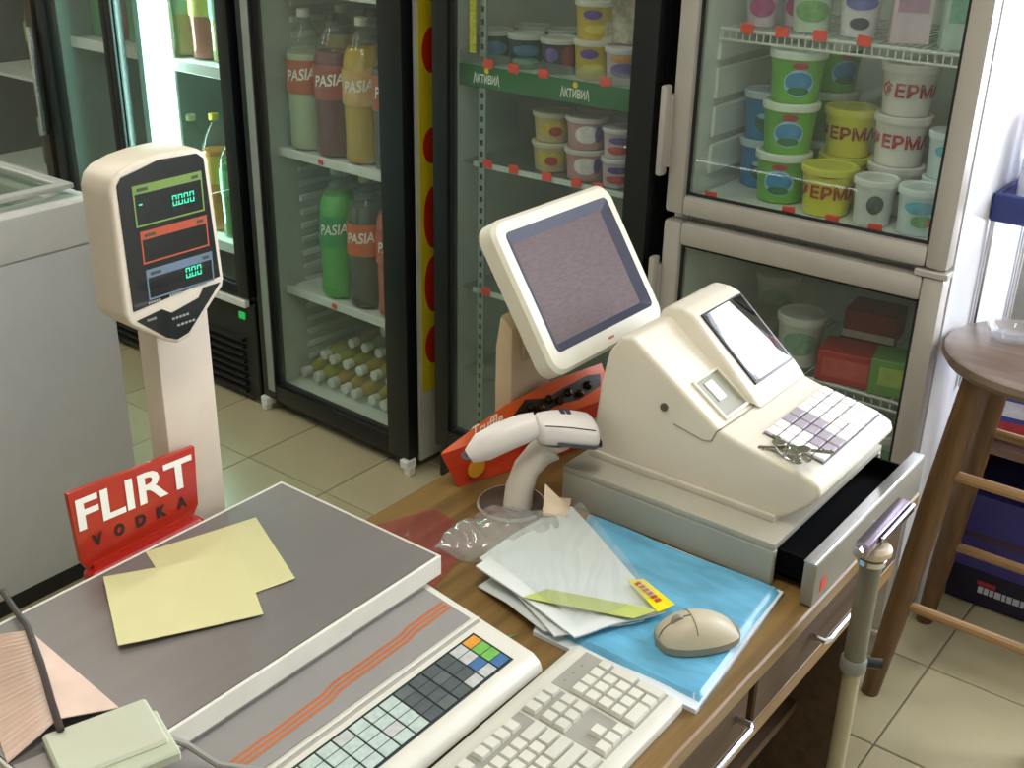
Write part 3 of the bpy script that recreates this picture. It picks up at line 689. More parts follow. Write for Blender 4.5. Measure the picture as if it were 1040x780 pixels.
# ------------------------------------------------------------------ chest freezer
def freezer():
    x1, y1, y0, x0, z1 = -2.335, 1.475, .80, -3.75, .96
    t = Thing('chest_freezer', 'white chest freezer with a sliding glass lid', 'freezer', ((x0+x1)/2, (y0+y1)/2, 0))
    M_fr = mat('freezer_white', 'C9CBCC', .45, var=.02)
    t.part('plinth', G().box(x0+.03, x1-.012, y0+.03, y1-.02, 0, .045), M_black, world=True)
    t.part('body', G().box(x0, x1, y0, y1+.02, .045, .855, .02), M_fr, world=True)
    g = G(); b = .075
    for (a, c, e, f) in ((x0-.005, x0+b, y0-.005, y1+.005), (x1-b, x1+.006, y0-.005, y1+.005), (x0+b-.01, x1-b+.01, y0-.005, y0+b), (x0+b-.01, x1-b+.01, y1-b, y1+.005)):
        g.box(a, c, e, f, .852, z1, .014, 3)
    t.part('rim', g, mat('freezer_rim', 'D4D5D3', .4, var=.02), world=True)
    fm = mat('lid_frame', 'C6C8C4', .35, .3)
    for i, (a, c, z) in enumerate(((x0+.05, (x0+x1)/2+.04, z1+.004), ((x0+x1)/2-.04, x1-.03, z1+.018))):
        g = G(); e, f = y0+.05, y1-.03
        g.box(a, a+.03, e, f, z, z+.012, .002, 1); g.box(c-.03, c, e, f, z, z+.012, .002, 1); g.box(a+.03, c-.03, e, e+.03, z, z+.012, .002, 1); g.box(a+.03, c-.03, f-.03, f, z, z+.012, .002, 1)
        l = t.part('sliding_lid', g, fm, world=True)
        t.part('pane', G().box(a+.028, c-.028, e+.028, f-.028, z+.004, z+.008), glass('lid_glass', (.9, .95, .9), .10, .03, 'A8B0A0'), l, world=True)
    kb = carton_kind('frozen_pack', .16, .11, .05, '8A8A4A', [('C8B84A', -.4, .4, .2, .8)], cat='packet')
    k2 = carton_kind('frozen_pack', .15, .12, .06, '6A7A6A', [('B8C4B4', -.4, .4, .2, .8)], cat='packet')
    for i in range(6):
        (kb if i % 2 else k2).place((-2.52-i*.17, 1.33, .856), .2*(i % 3), ('grey-green frozen packet nearest the freezer corner', 'yellow frozen packet second from the freezer corner', 'grey-green frozen packet third from the freezer corner', 'yellow frozen packet fourth from the freezer corner', 'grey-green frozen packet fifth from the freezer corner', 'yellow frozen packet furthest from the freezer corner')[i], 'frozen packets under the freezer lid')
freezer()

# ------------------------------------------------------------------ counter
CT = .73
def counter():
    M_top = wood('counter_wood', '68502A', '886A3A', .42, 'Y')
    M_dk = wood('counter_dark_wood', '42301E', '543E26', .65, 'Y')
    t = Thing('counter', 'brown wood counter with a narrow drawer along its front', 'counter', (-.82, .75, 0))
    x0, x1, y0, y1 = -1.14, -.483, -.55, 1.775
    t.part('worktop', G().box(x0, x1, y0, y1, CT-.028, CT, .003, 1), M_top, world=True)
    t.part('customer_ledge', G().box(-1.30, x0, y0, .99, CT-.028, CT-.002, .003, 1), M_top, world=True)
    t.part('side_panel', G().box(x0+.02, x1-.06, y1-.04, y1-.015, 0, CT-.028), M_dk, world=True)
    t.part('side_panel', G().box(x0+.02, x1-.06, y0+.015, y0+.04, 0, CT-.028), M_dk, world=True)
    t.part('back_panel', G().box(x0+.02, x0+.04, y0+.04, y1-.04, 0, CT-.028), wood('panel_wood', '6A4E2C', '7E5E36', .5, 'Z'), world=True)
    t.part('inner_shelf', G().box(x0+.04, x1-.14, y0+.04, y1-.04, .22, .24), M_dk, world=True)
    for (a, b) in ((.95, 1.19), (1.20, 1.74), (.30, .94)):
        d = t.part('drawer', G().box(x1-.028, x1-.008, a+.006, b-.006, CT-.115, CT-.032, .003, 1).box(x1-.30, x1-.028, a+.02, b-.02, CT-.11, CT-.095), M_dk, world=True)
        m = (a+b)/2; e = min(.09, (b-a)/2-.04)
        t.part('handle', G().tube([(x1-.010, m-e, CT-.068), (x1+.014, m-e, CT-.068), (x1+.018, m-e+.01, CT-.068), (x1+.018, m+e-.01, CT-.068), (x1+.014, m+e, CT-.068), (x1-.010, m+e, CT-.068)], .005, 8), M_chrome, d, world=True)
    t.part('lower_rail', G().box(x1-.030, x1-.010, y0+.04, y1-.04, CT-.150, CT-.118, .002, 1), wood('rail_wood', '7A5C34', '8E6C40', .45, 'Y'), world=True)
counter()

# ------------------------------------------------------------------ retail scale
SB = CT
def seven_seg(g, M, x, y, s, pattern='abcdef'):
    w, h, th = s*.5, s, s*.11
    seg = {'a': (x, x+w, y+h-th, y+h), 'd': (x, x+w, y, y+th), 'g': (x, x+w, y+h/2-th/2, y+h/2+th/2), 'f': (x, x+th, y+h/2+.08*s, y+h-th*1.2), 'b': (x+w-th, x+w, y+h/2+.08*s, y+h-th*1.2), 'e': (x, x+th, y+th*1.2, y+h/2-.08*s), 'c': (x+w-th, x+w, y+th*1.2, y+h/2-.08*s)}
    for k in pattern:
        a, b, c, d = seg[k]; g.box(a, b, c, d, 0, .0006, M=M)
def scale():
    t = Thing('retail_scale', 'white shop scale with a grey weighing tray, keypad and tall display', 'scale', (-.95, .70, SB))
    Y0s, Y1s = .42, .985
    M_w = mat('scale_white', 'D6D3C6', .42, var=.03); M_g = mat('scale_grey_panel', '8F8C88', .45, var=.03)
    # body: profile across X
    prof = [(-1.165, SB+.018), (-1.165, SB+.062), (-.893, SB+.062), (-.885, SB+.060), (-.706, SB+.034), (-.694, SB+.026), (-.688, SB+.012), (-.70, SB+.010)]
    t.part('body', G().poly(prof, 'Y', Y0s, Y1s, .004, 2), M_w, world=True)
    for (x, y) in ((-1.12, .47), (-1.12, .93), (-.75, .47), (-.75, .93)):
        t.part('foot', G().cyl((x, y, SB), (x, y, SB+.022), .016, 12), M_dark, world=True)
    # tray
    tz = SB+.100
    g = G(); x0, x1, y0, y1 = -1.195, -.877, Y0s, 1.003
    g.box(x0+.003, x1-.004, y0+.003, y1-.003, tz-.012, tz-.004)
    g.box(x0, x0+.004, y0, y1, tz-.012, tz, .001, 1); g.box(x1-.005, x1, y0, y1, tz-.030, tz, .001, 1); g.box(x0+.004, x1-.005, y1-.004, y1, tz-.022, tz, .001, 1); g.box(x0+.004, x1-.005, y0, y0+.004, tz-.022, tz, .001, 1)
    tr = t.part('tray_rim', g, mat('tray_white_edge', 'DEDCD0', .4), world=True)
    t.part('tray_plate', G().box(x0+.005, x1-.006, y0+.005, y1-.005, tz-.004, tz-.0005), mat('tray_steel', '827C79', .36, .2, var=.03, scale=3, stretch=(20, 1, 1)), tr, world=True)
    for (x, y) in ((-1.10, .5), (-1.10, .92), (-.95, .5), (-.95, .92)):
        t.part('tray_support', G().cyl((x, y, SB+.058), (x, y, tz-.01), .018, 12), M_dark, world=True)
    # sloping front: grey inlay with orange stripes, then keypad
    a = Vector((-.885, 0, SB+.060)); b = Vector((-.706, 0, SB+.034)); L = (b-a).length; ux = (b-a).normalized()
    F = frame((a.x, 0, a.z), (0, 1, 0), -ux)     # local x = +Y world, local y = back up the slope, z = out
    if F.to_3x3() @ Vector((0, 0, 1)) != Vector() and (F.to_3x3() @ Vector((0, 0, 1))).z < 0: F = frame((a.x, 0, a.z), (0, -1, 0), -ux)
    sgn = 1 if (F.to_3x3() @ Vector((1, 0, 0))).y > 0 else -1
    def sl(g, Ya, Yb, d0, d1, h0, h1, bev=0):     # box on the slope: world Y range, distance down slope, height
        g.box(min(sgn*Ya, sgn*Yb), max(sgn*Ya, sgn*Yb), -d1, -d0, h0, h1, bev, 1, M=F); return g
    pn = t.part('front_panel', sl(G(), Y0s+.01, Y1s-.012, .002, .085, .0, .0022, .0008), M_g, world=True)
    for i in range(3):
        g = G(); d = .046+i*.0065
        pts = [(Y0s+.012, d+.006), (.60, d+.006), (.74, d+.003), (.76, d-.002), (.88, d-.003), (.90, d-.007), (Y1s-.016, d-.008)]
        for (p, q) in zip(pts, pts[1:]):
            vs_ = [F @ Vector((sgn*p[0], -p[1], .0027)), F @ Vector((sgn*q[0], -q[1], .0027)), F @ Vector((sgn*q[0], -q[1]-.0038, .0027)), F @ Vector((sgn*p[0], -p[1]-.0038, .0027))]
            g.add(vs_, [(0, 1, 2, 3)])
        t.part('orange_stripe', g, mat('orange_stripe', 'B8683C', .45), pn, world=True)
    t.part('ridge', sl(G(), Y0s+.004, Y1s-.004, .089, .093, 0, .004, .001), M_w, world=True)
    t.part('ridge_groove', sl(G(), Y0s+.004, Y1s-.006, .0935, .097, 0, .0008), mat('groove_grey', 'A5A29A', .5), world=True)
    kd0, kd1, ky1, ky0 = .108, .169, .955, .44
    kp = t.part('keypad', sl(G(), ky0, ky1, kd0-.003, kd1+.003, .0, .0015, .0005), mat('keypad_black', '1E2A2A', .4), world=True)
    cols = {'o': 'D8962E', 'g': '6FB04E', 'w': 'B9BCB8', 'b': '3F6A9A', 'd': '4E5656', 'm': 'B4C4BC', 'k': '5A6262'}
    plan = ['oggb', 'wwbw', 'dddw', 'dkdd', 'dddk', 'kddd', 'mmmm', 'mmwm', 'mmmm', 'wmmm', 'mmmm', 'mmmm', 'mmwm', 'mmmm', 'mmmm', 'mmmm', 'mmmm', 'mmmm', 'mmmm', 'mmmm']
    nc = len(plan); cy = (ky1-ky0-.006)/nc; cd = (kd1-kd0)/4
    for i, c in enumerate(plan):
        for j, ch in enumerate(c):
            Yb = ky1-.003-i*cy; d0 = kd0+j*cd
            t.part('key', sl(G(), Yb-cy+.0012, Yb-.0012, d0+.0006, d0+cd-.0006, .0013, .0026, .0004), mat('key_'+cols[ch], cols[ch], .5, var=.12, scale=120), kp, world=True)
    # pole and display
    t.part('pole_bracket', G().box(-1.28, -1.155, .845, .925, SB+.012, SB+.05, .003, 1), M_w, world=True)
    M_p = mat('pole_cream', 'D6C9B8', .45, var=.03)
    t.part('pole', G().box(-1.278, -1.236, .843, .930, SB+.0, 1.16, .004), M_p, world=True)
    hx0, hx1 = -1.262, -1.200
    out = [(.778, 1.160), (.778, 1.318), (.783, 1.332), (.795, 1.341), (.820, 1.348), (.850, 1.3515), (.885, 1.352), (.910, 1.349), (.922, 1.342), (.927, 1.330), (.935, 1.168), (.932, 1.158), (.872, 1.104), (.852, 1.100), (.832, 1.110), (.784, 1.146)]
    hd = t.part('display_head', G().poly(out, 'X', hx0, hx1, .006, 3), mat('display_cream', 'D8CEBC', .4, var=.02), world=True)
    Fd = frame((hx1, 0, 0), (0, 1, 0), (0, 0, 1))
    pan = t.part('display_panel', G().poly([(.790, 1.163), (.788, 1.324), (.796, 1.334), (.850, 1.345), (.908, 1.343), (.918, 1.335), (.927, 1.174)], 'X', hx1-.002, hx1+.0012, .0004, 1), mat('display_black', '141A1C', .18, coat=.4), hd, world=True)
    t.part('brand_panel', G().poly([(.793, 1.150), (.832, 1.155), (.846, 1.146), (.890, 1.154), (.899, 1.166), (.927, 1.166), (.869, 1.111), (.850, 1.107), (.834, 1.115)], 'X', hx1-.002, hx1+.0012, .0004, 1), MATS['display_black'], hd, world=True)
    e = .0016
    for (z0, z1, ya, yb, c) in ((1.268, 1.320, .808, .912, '71913E'), (1.220, 1.262, .812, .914, 'B04A28'), (1.172, 1.212, .814, .917, '64788E')):
        g = G(); M_c = mat('frame_'+c, c, .45)
        g.box(hx1, hx1+e, ya, yb, z1-.011, z1); g.box(hx1, hx1+e, ya, yb, z0, z0+.0022); g.box(hx1, hx1+e, ya, ya+.0022, z0+.0022, z1-.011); g.box(hx1, hx1+e, yb-.0022, yb, z0+.0022, z1-.011)
        t.part('window_frame', g, M_c, hd, world=True)
        t.part('caption', G().box(hx1+e, hx1+e+.0003, ya+.006, ya+.022, z1-.008, z1-.004).box(hx1+e, hx1+e+.0003, yb-.016, yb-.006, z1-.008, z1-.004), mat('caption_dark', '3A4034', .5), hd, world=True)
    M_led = mat('green_led', '2A8A6A', .4, emit='48F0BC', estr=1.0)
    for k, (yy, zz, n) in enumerate(((.864, 1.284, 4), (.873, 1.186, 3))):
        for i in range(n):
            g = G(); seven_seg(g, frame((hx1+.0018, yy+i*.0088, zz), (0, 1, 0), (0, 0, 1)), 0, 0, .0135, 'abcdef')
            if i == 0: g.box(hx1+.0018, hx1+.0024, yy+.0080, yy+.0092-.0002, zz, zz+.0015)
            t.part('digit', g, M_led, pan, world=True)
    t.part('indicator', G().box(hx1+.0012, hx1+.002, .815, .820, 1.295, 1.2968), M_led, pan, world=True)
    g = G()
    for (yy, zz, w) in ((.812, 1.167, .02), (.845, 1.168, .02), (.885, 1.170, .02), (.845, 1.136, .028), (.852, 1.125, .03), (.808, 1.145, .014)):
        for q in range(5): g.box(hx1+.0011, hx1+.0016, yy+w*q/5, yy+w*(q+.7)/5, zz, zz+.003)
    t.part('caption', g, mat('caption_grey', '8C9490', .5), hd, world=True)
scale()

# ------------------------------------------------------------------ red sign behind the tray
def sign():
    base = Vector((-1.220, .772, CT-.002))
    rz = math.radians(90+1)
    t = Thing('red_sign', 'red plastic counter sign with large white lettering behind the weighing tray', 'sign', base, rz)
    M_r = mat('red_acrylic', 'AE2A16', .3, var=.08, scale=6, coat=.3); w = .100
    # local x -> world +Y, local -y -> world +X (towards the clerk)
    t.part('plate', G().poly([(-w+.012, .10), (w-.014, .10), (w-.004, .115), (w, .206), (-w, .219), (-w+.004, .115)], 'Y', -.004, .004, .0015, 2), M_r)
    t.part('base_roll', G().box(-w+.008, w-.002, -.018, .010, .0, .098, .012, 3), mat('red_acrylic_dark', 'A8180E', .3, coat=.3))
    t.part('clip', G().box(-w+.02, w-.02, -.006, .006, .09, .105), M_r)
    v, f = fit_text('FLIRT', .184, .046, .025)
    t.part('lettering', G().add([(p.x, -.0052, .179+p.y-.05*p.x) for p in v], f), mat('print_white', 'F2F2EA', .5), smooth=0, label='large white lettering')
    for i, ch in enumerate('VODKA'):
        v, f = fit_text(ch, .016, .018, .06); cx = -.068+i*.034
        t.part('lettering', G().add([(cx+p.x, -.0052, .134+p.y-.05*cx) for p in v], f), mat('print_black', '2A1410', .5), smooth=0)
sign()

# ------------------------------------------------------------------ papers on the tray
TRAY = SB+.0995
def sheet(name, pts, z, m, label, cat, thick=.0008, n=8, lift=None, group=None):
    p = [Vector((x, y, 0)) for x, y in pts]
    def fn(u, v):
        q = (p[0]*(1-u)+p[1]*u)*(1-v)+(p[3]*(1-u)+p[2]*u)*v
        return (q.x, q.y, z+thick+(lift(u, v) if lift else 0))
    return single(name, G().grid(n, n, fn, thick), m, label, cat, group)
M_yel = mat('yellow_paper', 'D4CF9A', .6, var=.03)
sheet('yellow_note', [(-1.190, .756), (-1.140, .906), (-.985, .838), (-1.030, .700)], TRAY, M_yel, 'pale yellow paper lying underneath on the weighing tray', 'paper', group='yellow papers on the scale', lift=lambda u, v: .003*u*u)
sheet('yellow_note', [(-1.171, .679), (-1.088, .834), (-.956, .759), (-1.036, .606)], TRAY+.0042, M_yel, 'pale yellow paper lying on top of the other on the weighing tray', 'paper', group='yellow papers on the scale', lift=lambda u, v: .004*(1-u)*(1-u))

# ------------------------------------------------------------------ clutter at the near end of the tray
def clutter():
    M_pk = mat('pink_plastic', 'DCC2B2', .35, var=.08, scale=20)
    A, B, C, D, E = Vector((-1.125, .548, .022)), Vector((-.948, .545, .003)), Vector((-.965, .482, .020)), Vector((-.965, .422, .004)), Vector((-1.185, .500, .004))
    z0 = Vector((0, 0, TRAY+.001))
    t = Thing('plastic_bag', 'pinkish folded plastic bag with fine ribs on the near end of the weighing tray', 'bag', (-1.05, .49, TRAY))
    t.part('smooth_side', G().grid(16, 6, lambda u, v: (A*(1-u)+C*u)*(1-v)+((A*(1-u)+B*u)*.999+C*.001)*v+z0, .0012), M_pk, world=True)
    def ribs(u, v):
        p = (A*(1-u)+C*u)*(1-v)+(E*(1-u)+D*u)*v
        return p+z0+Vector((0, 0, .0022*math.sin(u*150)*min(1, v*3)))
    t.part('ribbed_side', G().grid(150, 6, ribs, .0012), M_pk, world=True)
    M_pad = mat('pale_note_paper', 'C2C5B0', .6, var=.05, scale=6)
    F1 = Matrix.Translation((-.905, .50, TRAY+.0)) @ Matrix.Rotation(math.radians(72), 4, 'Z')
    t = Thing('note_pad', 'pale green-white note block at the near edge of the weighing tray', 'notepad', (-.905, .50, TRAY))
    t.part('block', G().box(-.055, .055, -.04, .04, 0, .018, .003, 1, M=F1), M_pad, world=True)
    t.part('loose_sheet', G().box(-.040, .060, -.058, .02, .0, .013, .002, 1, M=F1), mat('pale_note_paper2', 'B9C0A8', .6), world=True)
    pts = [(-.868, .548, TRAY+.004), (-.855, .562, SB+.092), (-.83, .58, SB+.066), (-.79, .612, SB+.056), (-.76, .618, SB+.05), (-.73, .59, SB+.045), (-.70, .56, SB+.036), (-.682, .535, SB+.012), (-.665, .50, SB+.005)]
    single('grey_cable', G().tube(pts, .0038, 8), mat('cable_grey', '8E8E86', .5), 'thin grey cable crossing the front of the scale', 'cable')
    pts = [(-1.24, .580, TRAY+.010), (-1.185, .566, TRAY+.012), (-1.125, .547, TRAY+.029), (-1.05, .518, TRAY+.029), (-.99, .492, TRAY+.028), (-.958, .479, TRAY+.026), (-.945, .474, TRAY+.022)]
    single('dark_cord', G().tube(pts, .004, 8), mat('cord_dark', '3A2E2C', .5), 'dark cord lying over the pinkish plastic bag', 'cord')
clutter()

# ------------------------------------------------------------------ keyboard and mouse
def keyboard():
    W, D = .445, .166
    t = Thing('keyboard', 'cream computer keyboard lying beside the scale keypad', 'keyboard', (-.597, 1.042-W/2, CT), math.radians(90.5))
    M_kb = mat('keyboard_cream', 'CBC9BC', .5, var=.04); M_key = mat('keycap_cream', 'D6D4C8', .45, var=.04); M_key2 = mat('keycap_grey', 'CECCC0', .45)
    h0, h1 = .014, .026
    t.part('case', G().poly([(-D/2, .0), (-D/2, h0), (-D/2+.012, h0+.003), (D/2-.01, h1), (D/2, h1-.004), (D/2, 0)], 'X', -W/2, W/2, .003, 2), M_kb)
    ang = math.atan2(h1-h0-.003, D-.022); F = Matrix.Translation((0, -D/2+.012, h0+.003)) @ Matrix.Rotation(ang, 4, 'X')
    u = .01905; bed0 = .010
    for (a, b) in ((-.214, .072), (.076, .136), (.1405, .2185)):
        t.part('key_bed', G().box(a, b, bed0-.002, bed0+6.35*u, -.001, .0006, M=F), mat('bed_dark', '9A988E', .7))
    cache = {}
    def key(x, y, w=1.0, h=1.0, m=M_key):
        k = (w, h, m.name)
        if k not in cache:
            a, b = w*u/2-.0008, h*u/2-.0008; i = .0017; z1 = .0058
            g = G(); g.add([(-a, -b, 0), (a, -b, 0), (a, b, 0), (-a, b, 0), (-a+i, -b+i*.7, z1), (a-i, -b+i*.7, z1), (a-i, b-i*1.1, z1), (-a+i, b-i*1.1, z1)], [(3, 2, 1, 0), (4, 5, 6, 7), (0, 1, 5, 4), (1, 2, 6, 5), (2, 3, 7, 6), (3, 0, 4, 7)])
            cache[k] = g.mesh('key', m, smooth=0)
        o = t.part('key', cache[k], m)
        o.matrix_local = F @ Matrix.Translation((x, y, .001))
    x0 = -.2135
    rows = {5.3: [(1, 1, 1)]+[(2+i+(.5 if i > 3 else 0)+(.5 if i > 7 else 0), 1, 1) for i in range(12)]}
    yy = lambda r: bed0+(r+.5)*u
    for (cx, w, h) in rows[5.3]: key(x0+(cx+.0-.5)*u, yy(5.3), w, h, M_key2 if cx == 1 else M_key)
    for i in range(13): key(x0+(i+.5)*u, yy(4))
    key(x0+14*u, yy(4), 2, 1, M_key2)
    key(x0+.75*u, yy(3), 1.5, 1, M_key2)
    for i in range(12): key(x0+(2+i)*u, yy(3))
    key(x0+14.25*u, yy(3), 1.5, 1, M_key2)
    key(x0+.875*u, yy(2), 1.75, 1, M_key2)
    for i in range(11): key(x0+(2.25+i)*u, yy(2))
    key(x0+13.875*u, yy(2), 2.25, 1, M_key2)
    key(x0+1.125*u, yy(1), 2.25, 1, M_key2)
    for i in range(10): key(x0+(2.75+i)*u, yy(1))
    key(x0+13.625*u, yy(1), 2.75, 1, M_key2)
    xx = 0
    for w in (1.5, 1, 1.25, 6.25, 1.25, 1, 1.25, 1.5):
        key(x0+(xx+w/2)*u, yy(0), w, 1, M_key if w > 5 else M_key2); xx += w
    n0 = .0772
    for r in (5.3, 4, 3): 
        for i in range(3): key(n0+(i+.5)*u, yy(r), 1, 1, M_key2)
    key(n0+1.5*u, yy(1)); 
    for i in range(3): key(n0+(i+.5)*u, yy(0))
    p0 = .1415
    for r in (4, 3, 2, 1):
        for i in range(3): key(p0+(i+.5)*u, yy(r))
    key(p0+1*u, yy(0), 2, 1); key(p0+2.5*u, yy(0)); key(p0+3.5*u, yy(4), 1, 1, M_key2); key(p0+3.5*u, yy(2.5), 1, 2, M_key2); key(p0+3.5*u, yy(.5), 1, 2, M_key2)
    for i in range(3): t.part('status_light', G().box(p0+(.6+i)*u, p0+(.8+i)*u, yy(5.3)-.001, yy(5.3)+.001, 0, .0012, M=F), mat('lamp_green', '6FA05A', .4))
keyboard()
PADTOP = CT+.014
def mouse():
    t = Thing('mouse', 'beige computer mouse resting on the blue package', 'mouse', (-.567, 1.165, PADTOP+.001), math.radians(52+90))
    L, W, Hh = .118, .071, .041
    def fn(u, v):
        a = (u-.5)*2; y = (v-.5)*L
        e = max(0, 1-(abs(v-.5)*2)**3.2); hw = W/2*(.80+.20*math.sin(v*PI))*max(.0, e)**.30
        x = a*hw; hz = Hh*(e**.45)*(.62+.38*math.sin(min(1, (1-v)*.95+.12)*PI))
        z = .011*min(1, e*3)+max(0, hz-.011)*max(0, (1-abs(a)**2.6))**.75
        return (x, y, z)
    t.part('shell', G().grid(18, 26, fn), mat('mouse_beige', 'B9AF96', .45, var=.03), smooth=70)
    def base(u, v):
        a = (u-.5)*2; e = max(0, 1-(abs(v-.5)*2)**3.2); hw = W/2*(.80+.20*math.sin(v*PI))*e**.30*.985
        return (a*hw, (v-.5)*L, .011)
    t.part('base', G().grid(14, 26, base, .0108), mat('mouse_grey_side', '8C8674', .5))
    def seam(o):
        return [(o, (v-.5)*L, fn(.5, v)[2]+.0006) for v in [.60+.38*i/10 for i in range(11)]]
    t.part('button_seam', G().tube(seam(0), .0009, 6), mat('seam_dark', '7A725E', .6))
    def cross(): return [fn(u, .60)[:2]+(fn(u, .60)[2]+.0005,) for u in [.1+.8*i/12 for i in range(13)]]
    t.part('button_seam', G().tube(cross(), .0008, 6), MATS['seam_dark'])
    g = G().lathe([(.009, -.0035), (.0105, 0), (.009, .0035)], 16, M=Matrix.Translation((0, .030, fn(.5, .75)[2]-.004)) @ Matrix.Rotation(PI/2, 4, 'Y'))
    t.part('wheel', g, mat('wheel_grey', '8A8474', .6))
mouse()

# ------------------------------------------------------------------ blue package, papers, wrap
def desk_papers():
    P = [Vector(p) for p in ((-.870, 1.352), (-.530, 1.354), (-.502, 1.060), (-.760, 1.060))]
    def q(u, v): return (P[0]*(1-u)+P[1]*u)*(1-v)+(P[3]*(1-u)+P[2]*u)*v
    def top(u, v):
        p = q(u, v); e = min(u, 1-u, v, 1-v)
        return (p.x, p.y, PADTOP-.010*max(0, 1-e/.05)**2+.0015*math.sin(u*9+v*4))
    t = Thing('blue_package', 'blue paper package in clear film lying under the mouse', 'package', (-.68, 1.2, CT))
    t.part('blue_sheet', G().grid(30, 30, top, .004), mat('blue_paper', '62A8CA', .35, var=.24, scale=12, stretch=(1, 3, 1), coat=.3), world=True)
    def low(u, v):
        p = q(.01+.99*u, .01+1.03*v); return (p.x, p.y, CT+.0075)
    t.part('white_underlay', G().grid(12, 12, low, .007), mat('white_film', 'D6DDE4', .3, var=.05), world=True)
    # stack of white papers, slightly fanned, on and beside the package
    M_pp = [mat('white_paper_%d' % i, c, .5, var=.05, scale=10) for i, c in enumerate(('C9CFCC', 'D3D9D6', 'DDE2E0'))]
    for i, (pts, z) in enumerate((([(-.905, 1.120), (-.905, 1.330), (-.640, 1.150), (-.715, 1.045)], PADTOP+.003), ([(-.892, 1.095), (-.885, 1.325), (-.625, 1.180), (-.690, 1.055)], PADTOP+.0075))):
        sheet('paper_sheet', pts, z, M_pp[i+1], ('lower white sheet under the clear wrap on the blue package', 'upper white sheet with a green strip lying on the blue package')[i], 'paper', .0025, 14, lambda u, v: .004*math.sin(u*4+v*3)**2+.006*(1-u)*(1-v), 'white sheets on the blue package')
    sheet('paper_sheet', [(-.880, 1.085), (-.850, 1.27), (-.66, 1.125), (-.735, 1.048)], PADTOP+.0005, M_pp[0], 'lowest white sheet hanging off the left edge of the blue package', 'paper', .0015, 14, lambda u, v: -.011*max(0, 1-2.2*v)*max(0, 1-u*2.2), 'white sheets on the blue package')
    zt = PADTOP+.0185
    sheet('green_strip', [(-.790, 1.072), (-.775, 1.110), (-.628, 1.166), (-.645, 1.128)], zt, mat('lime_paper', 'B9C46A', .5, var=.1), 'lime green paper strip lying on the white sheets', 'paper', .001)
    t = Thing('yellow_wrapper', 'bright yellow wrapper with red print on the edge of the white sheets', 'wrapper', (-.66, 1.185, zt))
    a = sheet_geo([(-.700, 1.198), (-.683, 1.215), (-.617, 1.190), (-.626, 1.160)], zt+.0012)
    t.part('film', a, mat('yellow_wrapper', 'E6D81E', .35, var=.06), world=True)
    M = frame((-.66, 1.192, zt+.0032), (.93, -.36, 0), (.36, .93, 0)); g = G()
    for i in range(6): g.box(-.026+i*.009, -.020+i*.009, -.006, .003, 0, .0004, M=M)
    t.part('red_print', g, mat('print_red', 'B83A22', .5), world=True)
    # peak of a folded sheet with tan tip
    def peak(u, v):
        x = -.935+.03*u+.035*v; y = 1.325-.05*u+.02*v; z = PADTOP+.012+.040*(1-abs(u-.5)*2)*(1-v)
        return (x, y, z)
    single('folded_paper', G().grid(8, 6, peak, .001), mat('tan_paper', 'D8C4A8', .5, var=.08), 'folded tan paper corner standing up at the end of the papers', 'paper')
    # crumpled clear film, over the papers
    rnd = random.Random(3)
    cl = glass('crumpled_film', (.95, .96, .96), .34, .12, 'D6D8D4', ior=1.9)
    amps = [(rnd.uniform(6, 16), rnd.uniform(6, 16), rnd.uniform(0, 6), rnd.uniform(.25, 1)) for _ in range(7)]
    def crum(u, v): return sum(a[3]*abs(math.sin(a[0]*u+a[1]*v+a[2])) for a in amps)/4
    def film(u, v):
        x = -1.005+.155*u; y = 1.105+.165*v+.06*u; e = math.sin(u*PI)**.5*math.sin(v*PI)**.5
        return (x+.006*math.sin(v*13), y+.006*math.sin(u*11), CT+.002+.050*e*(.35+.5*crum(u, v)))
    single('crumpled_film', G().grid(44, 44, film), cl, 'crumpled clear plastic bag beside the scanner stand', 'plastic bag', smooth=50)
    def film2(u, v):
        p = (Vector((-.90, 1.125))*(1-u)+Vector((-.70, 1.07))*u)*(1-v)+(Vector((-.87, 1.33))*(1-u)+Vector((-.645, 1.19))*u)*v
        return (p.x, p.y, PADTOP+.0165+.009*crum(u*.8, v*.8))
    single('clear_wrap', G().grid(44, 44, film2), glass('clear_wrap', (.96, .98, .98), .16, .12, 'E4E8E6', ior=1.8), 'wrinkled clear wrap spread over the white sheets', 'wrap', smooth=50)
    def red(u, v):
        p = (Vector((-1.125, 1.075))*(1-u)+Vector((-.925, 1.025))*u)*(1-v)+(Vector((-1.075, 1.215))*(1-u)+Vector((-.965, 1.19))*u)*v
        return (p.x, p.y, CT+.002+.010*crum(u, v)*math.sin(u*PI)*math.sin(v*PI))
    single('red_wrapper', G().grid(30, 24, red), glass('red_film', (.92, .62, .60), .28, .2, 'C0706C', ior=1.5), 'thin reddish plastic wrapper lying between the scale and carton', 'wrapper', smooth=50)
    sheet('green_scrap', [(-.789, 1.006), (-.786, 1.014), (-.770, 1.036), (-.773, 1.026)], CT+.0005, mat('green_scrap', '6E9A3A', .5), 'tiny green paper scrap on the counter beside the keypad', 'scrap', .0008, 3)
def sheet_geo(pts, z, th=.001):
    p = [Vector((x, y, 0)) for x, y in pts]
    def fn(u, v):
        q = (p[0]*(1-u)+p[1]*u)*(1-v)+(p[3]*(1-u)+p[2]*u)*v
        return (q.x, q.y, z+th)
    return G().grid(4, 4, fn, th)
desk_papers()

